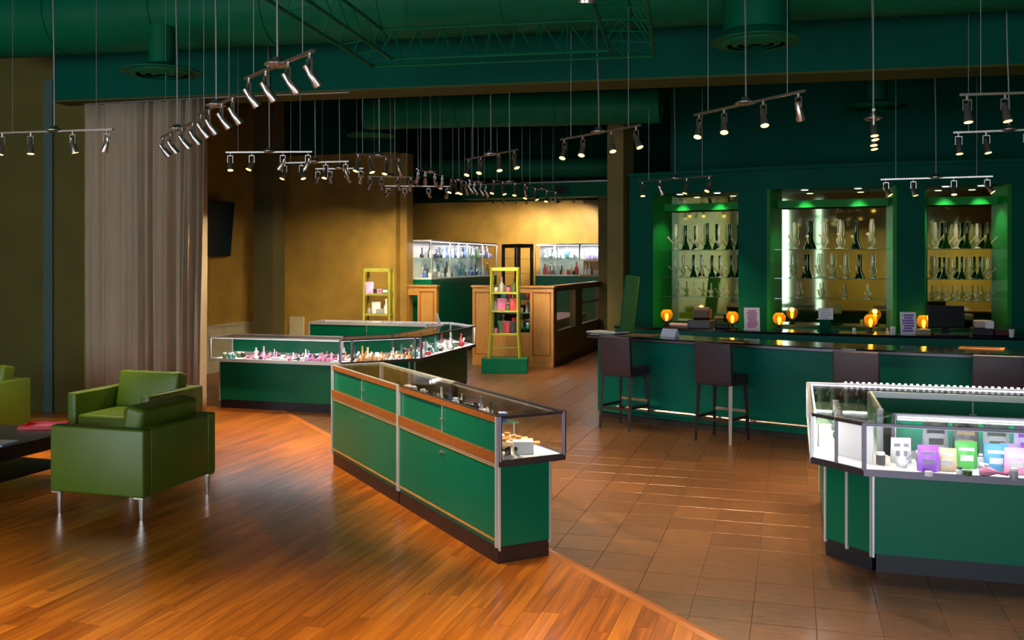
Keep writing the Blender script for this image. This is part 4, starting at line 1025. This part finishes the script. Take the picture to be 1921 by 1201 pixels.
fill((-5.45, V0+0.07), (-4.76, V0+0.76), 0.36, 44, ['pipe', 'bubbler', 'jar', 'pipe', 'grinder'], ['amber', 'tan', 'white', 'amber', 'dark', 'white'], 'in the angled corner showcase', G2, rows=3, sc=(0.8, 1.2), cols2=('white', 'amber'))
G3 = 'wares in the showcase running back'
fill((-4.74, 11.75), (-4.74, 13.75), 0.44, 70, ['bubbler', 'jar', 'pipe', 'grinder', 'card'], ['white', 'white', 'grey', 'moss', 'dark', 'teal', 'red'], 'in the showcase toward the lime stand', G3, rows=3, sc=(0.9, 1.3), cols2=('white', 'grey'))
fill((-5.4, 14.45), (-7.4, 14.45), 0.4, 24, ['bubbler', 'jar', 'pipe'], ['white', 'moss', 'grey'], 'in the rear showcase of the far counter', 'wares in the rear showcase', rows=2, sc=(0.9, 1.2))
# near case, unit with the white box
def nc(s, w_, z=DK): p = A+dl*s+dn*w_; return (p.x, p.y, z)
AN = R(135); G4 = 'wares in the showcase with the white box'
put('box', 'white', nc(0.16, 0.27), AN+R(65), 'behind the end pane of the near showcase', G4, 'grey', 1.25)
for k in range(5): put('tube', ('grey', 'white', 'grey', 'dark', 'white')[k], nc(0.13+0.03*(k % 2), 0.06+0.035*k), 0, 'leaning in the end of the near showcase', G4, 'dark', 1.3, rot=(R(28), 0, AN+R(60)))
for k in range(9): put('pipe', ('amber', 'tan', 'amber', 'red')[k % 4], nc(0.30+0.085*(k//3), 0.14+0.12*(k % 3)), AN+random.uniform(-.6, .6), 'behind the white box in the near showcase', G4, 'amber', 1.5)
for k, (sa, sb, lab) in enumerate(((0.55, 1.66, 'glass shelf of grey wares inside the near showcase'), (1.80, 2.45, 'half bare glass shelf inside the nearly empty showcase'))):
    m0 = A+dl*((sa+sb)/2)+dn*0.25
    sh = thing('glass_shelf', lab, 'shelf', (m0.x, m0.y, 0.80), AN)
    MB().box((0, 0, -0.004), (sb-sa, 0.40, 0.008)).build('pane', M_SHELFGL, sh)
    for x in (-1, 1):
        for y in (-1, 1): MB().cyl((x*(sb-sa)*0.47, y*0.18, -0.1395), (x*(sb-sa)*0.47, y*0.18, -0.008), 0.006, n=6).build('support', M_ALU, sh)
fill(tuple(A+dl*0.60+dn*0.45), tuple(A+dl*1.64+dn*0.45), 0.40, 36, ['jar', 'bubbler', 'bubbler', 'box', 'card'], ['grey', 'white', 'dark', 'grey', 'navy', 'moss', 'white'], 'on the glass shelf of the near showcase', G4, z=0.8005, rows=3, sc=(0.8, 0.92), cols2=('grey', 'white', 'dark'), margin=0.03)
fill(tuple(A+dl*0.60+dn*0.45), tuple(A+dl*1.66+dn*0.45), 0.36, 14, ['jar', 'grinder', 'pipe'], ['grey', 'white', 'dark'], 'on the deck of the near showcase', G4, rows=2, sc=(0.9, 1.1), cols2=('grey', 'dark'))
fill(tuple(A+dl*1.82+dn*0.42), tuple(A+dl*2.43+dn*0.42), 0.30, 6, ['card', 'jar', 'box'], ['white', 'grey', 'tan'], 'in the nearly empty showcase', 'wares in the nearly empty showcase', z=0.8005, rows=2, sc=(0.8, 1.0), cols2=('grey', 'white'), margin=0.03)
# right front case: the larger, individually readable wares
G5 = 'goods in the front showcase of pouches'
def rc(x, y, kind, col, col2, sc, note, rz=0, z=DK):
    p = pz(x, y, z); o = put(kind, col, (p.x, p.y, z), rz, note, G5, col2, sc)
    if kind == 'pouch':
        key = 'pouch_label_' + col2
        me = bpy.data.meshes.get(key) or MB().box((0, -0.0265, 0.06), (0.075, 0.004, 0.05), rx=R(10)).box((0, -0.0135, 0.118), (0.09, 0.004, 0.022), rx=R(9)).mesh(key, pm(col2))
        inst('label_panel', me, (0, 0, 0), parent=o)
    return o
rc(1652, 872, 'jar', 'dark', 'white', 0.95, 'standing alone near the corner pane')
rc(1692, 876, 'bubbler', 'white', 'grey', 0.95, 'with dark bowl, second from the corner pane')
rc(1690, 868, 'pouch', 'white', 'grey', 0.95, 'behind the white bubbler', R(6))
rc(1741, 884, 'pouch', 'purple', 'lilac', 0.95, 'bright, in the front row', R(3))
rc(1742, 893, 'grinder', 'white', 'grey', 0.75, 'before the bright purple pouch')
rc(1776, 884, 'pouch', 'tan', 'white', 0.85, 'pale, beside the bright purple pouch', R(-5))
rc(1812, 878, 'pouch', 'green', 'white', 1.0, 'vivid, in the front row', R(4))
rc(1815, 893, 'grinder', 'moss', 'white', 0.9, 'before the vivid green pouch')
rc(1800, 892, 'jar', 'white', 'dark', 0.6, 'low, before the vivid green pouch')
rc(1845, 892, 'jar', 'dark', 'white', 0.85, 'squat, between green and cyan pouches')
rc(1868, 884, 'pouch', 'cyan', 'white', 1.0, 'in the front row', R(-4))
rc(1866, 896, 'pipe', 'rose', 'white', 1.3, 'before the cyan pouch', R(60))
rc(1905, 890, 'pouch', 'pink', 'white', 0.95, 'in the front row beside the cyan pouch', R(2))
rc(1902, 900, 'jar', 'grey', 'white', 0.8, 'before the pink pouch')
rc(1889, 880, 'pouch', 'lilac', 'purple', 0.95, 'in the second row', R(-3))
ri = thing('display_riser', 'long white riser step behind the front row of pouches', 'riser', (2.0, 6.535, DK))
MB().rbox((0, 0, 0.035), (2.5, 0.13, 0.07), 0.003, 1).build('step', M_WHITE, ri)
def back_row(u, c, c2, note): 
    o = put('pouch', c, (u, 6.54, DK+0.0705), R(random.uniform(-5, 5)), note, G5, c2, 1.15)
    key = 'pouch_label_' + c2
    me = bpy.data.meshes.get(key) or MB().box((0, -0.0265, 0.06), (0.075, 0.004, 0.05), rx=R(10)).box((0, -0.0135, 0.118), (0.09, 0.004, 0.022), rx=R(9)).mesh(key, pm(c2))
    inst('label_panel', me, (0, 0, 0), parent=o)
BR = (('grey', 'dark'), ('dark', 'tan'), ('grey', 'moss'), ('lilac', 'purple'), ('cyan', 'navy'), ('purple', 'lilac'), ('navy', 'cyan'), ('tan', 'dark'), ('blue', 'white'), ('moss', 'tan'), ('white', 'rose'), ('rose', 'dark'), ('teal', 'white'))
for k, (c, c2) in enumerate(BR): back_row(0.86+0.175*k, c, c2, 'with %s label on the riser' % c2)
for k in range(11):
    put('pouch', ('purple', 'green', 'white', 'cyan', 'pink', 'tan')[k % 6], (1.62+0.155*k, 6.34, DK), R(random.uniform(-6, 6)), 'farther along the front row', G5, 'white', 1.0)
G6 = 'wares in the side showcase'
for k, (y, c) in enumerate(((6.95, 'amber'), (7.1, 'white'), (7.28, 'teal'), (7.45, 'white'), (7.62, 'grey'))):
    put('bubbler', c, (0.30+0.06*(k % 2), y, DK), R(40*k), 'on the deck of the side showcase', G6, 'white', 0.88)
    if k < 4: put('jar', ('white', 'teal', 'white', 'moss')[k], (0.30, y+0.08, 0.8265), R(30*k), 'on the glass shelf of the side showcase', G6, 'white', 0.9)
for k in range(14): put('bubbler', ('teal', 'grey', 'moss', 'white')[k % 4], (0.8+0.17*k, 7.93+0.05*(k % 2), DK), R(50*k), 'in the rear showcase with the light strip', 'wares in the rear strip-lit showcase', 'white', 1.1)
# lit wall cases
W1, W2 = ['teal', 'grey', 'navy', 'blue', 'dark', 'white', 'white', 'moss'], ['white', 'grey']
zm = (ZB+ZT)/2+0.028
for z, sc in ((ZB+0.0105, (1.25, 1.6)), (zm, (1.05, 1.45))):
    fill((-6.84, 17.4), (-6.84, 21.55), 0.40, 48, ['bubbler', 'bubbler', 'bottle', 'bottle', 'jar'], W1, 'on the %s level of the long lit wall case' % ('lower' if z < 1.7 else 'upper'), 'glassware in the long lit wall case', z=z, rows=2, sc=sc, cols2=W2)
    fill((-6.0, 22.33), (-5.0, 22.33), 0.38, 16, ['bubbler', 'bottle', 'jar'], ['white', 'teal', 'dark', 'tan', 'red'] if z < 1.7 else ['white', 'grey', 'teal'], 'on the %s level of the case by the dark cabinet' % ('lower' if z < 1.7 else 'upper'), 'glassware beside the dark cabinet', z=z, rows=2, sc=sc, cols2=W2)
fill((-4.9, 22.33), (-4.26, 22.33), 0.38, 14, ['bottle', 'pouch'], ['purple', 'lilac', 'grey', 'rose'], 'in the shallow lit case', 'purple goods in the shallow lit case', z=1.9905, rows=2, sc=(1.2, 1.5))
fill((-4.92, 22.36), (-4.34, 22.36), 0.3, 5, ['bottle', 'jar'], ['white', 'tan', 'amber'], 'on the tan back shelf', 'jars on the tan back shelf', z=1.6205, rows=1, sc=(1.1, 1.4))
# lime stands
def stand_goods(root, base, rz, h, cols, where, zs=(0.43, 0.83, 1.15)):
    ca, sa = math.cos(rz), math.sin(rz)
    for zi, z in enumerate(zs):
        for k in range(4):
            x, y = -0.16+0.107*k, random.uniform(-0.06, 0.04); s_ = 1.25
            put(random.choice(['box', 'pouch', 'bottle', 'jar']), cols[(zi*4+k*3) % len(cols)], (base[0]+x*ca-y*sa, base[1]+x*sa+y*ca, base[2]+z+0.0005), rz+random.uniform(-.1, .1), 'on the %s shelf of %s' % (('lower', 'middle', 'upper')[zi], where), 'goods on ' + where, random.choice(['white', 'rose', 'grey', 'dark']), s_)
stand_goods(None, (pl[0], pl[1]+0.05, 0.26), R(YAW-4), LH, ['rose', 'white', 'dark', 'moss', 'grey', 'tan', 'red'], 'the lime stand on the plinth')
stand_goods(None, (p2[0], p2[1]-0.05, 0), R(8), 1.82, ['red', 'white', 'lilac', 'tan', 'grey', 'moss'], 'the lime stand by the feature wall', (0.58, 1.01, 1.37))
put('box', 'red', (p2[0]-0.04, p2[1]-0.05, 1.05+0.12), R(8), 'stacked on the lime stand by the feature wall', 'goods on the lime stand by the feature wall', 'tan', 1.2) if False else None
# inside the tan opening
t = thing('dark_display_rack', 'dark rack of jars behind the tan counter opening', 'rack', (-5.03, 17.35, 0))
for x in (-0.4, 0.4): MB().bx(x-0.02, x+0.02, -0.15, 0.15, 0, 1.5).build('upright', M_GREEN, t)
for z in (0.66, 0.95, 1.22): MB().bx(-0.4, 0.4, -0.15, 0.15, z, z+0.02).build('shelf', M_GREEN, t)
for zi, z in enumerate((0.6805, 0.9705, 1.2405)):
    for k in range(6): put(('bottle', 'jar', 'pouch')[(k+zi) % 3], ('moss', 'tan', 'teal', 'white', 'red', 'navy')[(k*2+zi) % 6], (-5.33+0.12*k, 17.32, z), R(20*k), 'on the %s shelf of the dark rack' % ('lower', 'middle', 'upper')[zi], 'jars on the dark rack', 'white', 1.15)
# paper card on the far counter, leaning tag at the rear corner
p = pz(698, 626, 0.96); t = thing('paper_card', 'white paper card standing on the far counter', 'card', (-6.45, 14.02, 0.955), R(10))
MB().box((0, 0, 0.0), (0.16, 0.004, 0.0)).build('x', M_PAPER, t) if False else None
MB().box((0, -0.02, -0.07), (0.14, 0.004, 0.20)).build('sheet', M_PAPER, t); MB().box((0, 0.0, 0.004), (0.14, 0.05, 0.008)).build('clip', M_ALU, t)
p = pxd(815, 14.6); t = thing('leaning_tag', 'slim grey tag leaning on the rear corner showcase', 'tag', (-5.28, 13.80, 0.955), R(0))
MB().box((-0.03, 0, 0.09), (0.035, 0.012, 0.19), ry=R(-18)).build('tag', mat('grey_tag', (150, 160, 172), 0.4), t); MB().box((0, 0, 0.004), (0.08, 0.05, 0.008)).build('foot', M_ALU, t)

# ================================================================== TRACK LIGHTS
HEADS = {}
def head_meshes():
    if HEADS: return HEADS
    # local: hangs from (0,0,0); pivot at z=-0.085; lamp barrel built along -z at origin
    HEADS['yoke'] = MB().cyl((0, 0, 0.0), (0, 0, -0.03), 0.012, n=8).box((0, 0, -0.034), (0.066, 0.010, 0.008)).box((0.031, 0, -0.075), (0.006, 0.012, 0.085)).box((-0.031, 0, -0.075), (0.006, 0.012, 0.085)).mesh('yoke', M_CHROME)
    HEADS['barrel'] = MB().lathe([(0.010, 0.055), (0.020, 0.05), (0.022, 0.0), (0.026, -0.005), (0.030, -0.06), (0.036, -0.085), (0.036, -0.10), (0.033, -0.10), (0.031, -0.085), (0.0, -0.08)], 14).mesh('barrel', M_CHROME, True)
    HEADS['lens'] = MB().lathe([(0.001, -0.094), (0.0325, -0.097), (0.0325, -0.099), (0.001, -0.099)], 14).mesh('lens', M_LENS)
    return HEADS
def track(x0, y0, x1, y1, aims, label, group='track lights on thin wires', z=3.25, fr=(0.05, 0.30, 0.66, 0.95), power=1.0, wires=True, hs=1.0, ends=None):
    p, q = (pz(x0, y0, z), pz(x1, y1, z)) if ends is None else ends; c = (p+q)/2; d = (q-p).normalized(); L = (q-p).length; ang = math.atan2(d.y, d.x)
    t = thing('track_light', label, 'track light', tuple(c), 0, group); hm = head_meshes()
    MB().box((0, 0, 0), (L, 0.026, 0.018), rz=ang).build('rail', M_CHROME, t)
    MB().lathe([(0.03, 0.055), (0.045, 0.03), (0.085, 0.012), (0.085, 0.004), (0.04, -0.012)], 18).build('canopy', M_CHROME, t, True)
    top = hang_z(c.x, c.y, z)-z
    a_ = Vector((0.004, 0, 0.05)); pts = [a_, Vector((0.0, 0, 0.05+top*0.3)), Vector((-0.012, 0.0, 0.05+top*0.55)), Vector((-0.02, 0, top))]
    MB().tube(pts, 0.0075, 6).build('cable', M_WIRE, t)
    if wires:
        for s in (-0.36, 0.36): MB().cyl(d*L*s+Vector((0, 0, 0.008)), d*L*s+Vector((0, 0, hang_z(c.x+d.x*L*s, c.y+d.y*L*s, z)-z)), 0.0028, n=5).build('wire', M_WIRE, t)
    for k, f_ in enumerate(fr):
        av = aims[k % len(aims)]; dv = cdir(*av)
        h = inst('yoke_arm', hm['yoke'], d*(L*(f_-0.5))+Vector((0, 0, -0.008)), ang+R(90)*0, parent=t, scale=(hs, hs, hs))
        bz = Matrix.Rotation(-ang, 3, 'Z') @ dv; qt = Vector((0, 0, -1)).rotation_difference(bz)
        b = inst('lamp_head', hm['barrel'], (0, 0, -0.115), parent=h); b.rotation_mode = 'QUATERNION'; b.rotation_quaternion = qt
        l_ = inst('lens', hm['lens'], (0, 0, 0), parent=b)
        if power > 0:
            ld = bpy.data.lights.get('warm_spot_%.2f' % power)
            if not ld:
                ld = bpy.data.lights.new('warm_spot_%.2f' % power, 'SPOT'); ld.energy = SPOT_W*power; ld.spot_size = R(62); ld.spot_blend = 0.7; ld.color = (1.0, 0.80, 0.50); ld.shadow_soft_size = 0.03
            lo = bpy.data.objects.new('lamp_beam', ld); COL.objects.link(lo); lo.parent = h
            lo.location = Vector((0, 0, -0.115))+bz*0.11; lo.rotation_mode = 'QUATERNION'; lo.rotation_quaternion = qt
TOC = [(-0.25, -0.42, -0.87), (-0.2, -0.45, -0.87), (0.1, -0.40, -0.9), (0.3, -0.35, -0.85)]   # tipped towards the viewer
RT = [(0.55, 0.30, -0.78), (0.5, 0.35, -0.78)]
DN = [(0.0, -0.22, -0.95), (0.08, -0.25, -0.95)]
track(-6, 250, 212, 243, [(-.15, -.2, -.95), (.05, -.15, -.98), (.2, .1, -.9), (-.35, .2, -.9)], 'four head track light hung before the olive wall and curtain')
track(460, 148, 588, 95, RT, 'slanting four head track light below the large duct', fr=(0.06, 0.33, 0.66, 0.95))
track(303, 258, 365, 228, RT, 'four head track light seen against the curtain, lower of two')
track(374, 216, 440, 181, RT, 'four head track light seen against the curtain edge, higher of two')
track(1052, 262, 1202, 235, TOC, 'four head track light below the truss corner')
track(1303, 216, 1510, 170, [(-.25, -.42, -.85), (-.1, -.45, -.87), (0, -.4, -.9), (.3, .35, -.85)], 'four head track light under the wide duct diffuser')
track(875, 299, 970, 281, TOC, 'four head track light above the green plinth')
track(1199, 341, 1338, 330, [(0, -.3, -.95), (0.4, .2, -.85), (-.3, -.1, -.95), (-.4, -.3, -.85)], 'four head track light before the niche beside the column', z=3.12, power=0.8)
track(1639, 206, 1637, 240, DN, 'track light seen end on above the bar')
track(1800, 178, 2090, 170, DN, 'four head track light over the front showcase of pouches')
track(1788, 249, 2000, 241, DN, 'four head track light over the rear showcase light strip')
track(1652, 337, 1863, 331, [(.4, -.35, -.82), (.2, -.2, -.95), (-.1, -.3, -.95), (.5, -.4, -.75)], 'four head track light before the niche with the till screen', z=3.0, power=0.8)
track(424, 286, 586, 285, [(.1, -.3, -.95), (-.3, -.35, -.88), (-.5, .2, -.8), (-.4, .2, -.85)], 'four head track light before the olive column')
FW = 'far track lights before the gold wall'
FA = [(-.3, -.3, -.9), (.3, -.25, -.9), (-.15, -.35, -.92), (.25, .5, -.8)]
FB = [(-.45, .72, -.5), (-.1, .78, -.5), (.2, .75, -.5), (-.3, .6, -.7)]
FAR = ((528, 306, 655, 303, FA, 'far track light hung beside the olive column before the feature wall'),
       (592, 317, 682, 316, FB, 'far track light with heads turned to the middle of the feature wall'),
       (668, 288, 752, 298, FA, 'far track light just below the round green diffuser'),
       (782, 317, 832, 329, FB, 'far track light by the free end of the feature wall'),
       (690, 331, 775, 333, FB, 'far track light turned to the feature wall above its lime stand'),
       (722, 349, 846, 350, FB, 'low far track light above the short tan counter wall'),
       (845, 336, 876, 341, FA, 'far track light above the near end of the long lit wall case'),
       (880, 338, 913, 346, RT, 'far track light with dark heads turned aside above the long wall case'),
       (923, 338, 988, 345, FA, 'far track light above the dark corner cabinet'),
       (985, 349, 1045, 360, FA, 'far track light below the green box duct with the vent'))
for (x0, y0, x1, y1, am, lab) in FAR: track(x0, y0, x1, y1, am, lab, FW, power=0.75)
track(1030, 364, 1100, 367, [(-.3, .85, -.35), (-.1, .85, -.35), (0, .85, -.35), (.05, .8, -.4)], 'four head track light aimed at the far gold wall', FW, z=3.5, power=1.5)
track(925, 366, 990, 368, [(-.4, .85, -.4), (-.1, .85, -.4), (.1, .85, -.4), (.2, .8, -.4)], 'dim track light close to the far gold wall above the corner cabinet', FW, z=3.5, power=0.8)
STORE = []
def track_at(u, v, ang, label):  # added tracks out of view that brighten the foreground floor
    z = 3.25; d = Vector((math.cos(ang), math.sin(ang)))*0.6
    a = proj(u-d.x, v-d.y, z); b = proj(u+d.x, v+d.y, z)
    track(a[0], a[1], b[0], b[1], [(0, 0.25, -.95), (0.2, 0.1, -.95), (-.2, 0.15, -.95)], label, 'added track lights over the front of the shop', power=0.9)
for u, v in ((-2.6, -1.6), (0.2, -1.5), (4.3, -1.4)):  # added tracks behind the viewpoint, lighting the storefront wall for the mirrors
    z = 3.25; a = Vector((u-0.55, v, z)); b_ = Vector((u+0.55, v, z))
    zc = proj(u, v, z)
    STORE.append((a, b_))
for u, v, an in ((-3.6, 2.6, 0.2), (-1.3, 3.6, 0.5), (0.6, 3.4, -0.3), (-5.6, 3.0, 0.1), (-2.6, 0.6, 0.3), (-7.2, 1.4, 0.4)):
    track_at(u, v, an, 'added four head track light over the front of the shop, out of view')
for k, e in enumerate(STORE):
    track(0, 0, 0, 0, [(-.2, -.75, -.45), (.1, -.8, -.45)], 'added four head track light facing the storefront wall, out of view', 'added track lights over the front of the shop', power=1.2, ends=e)
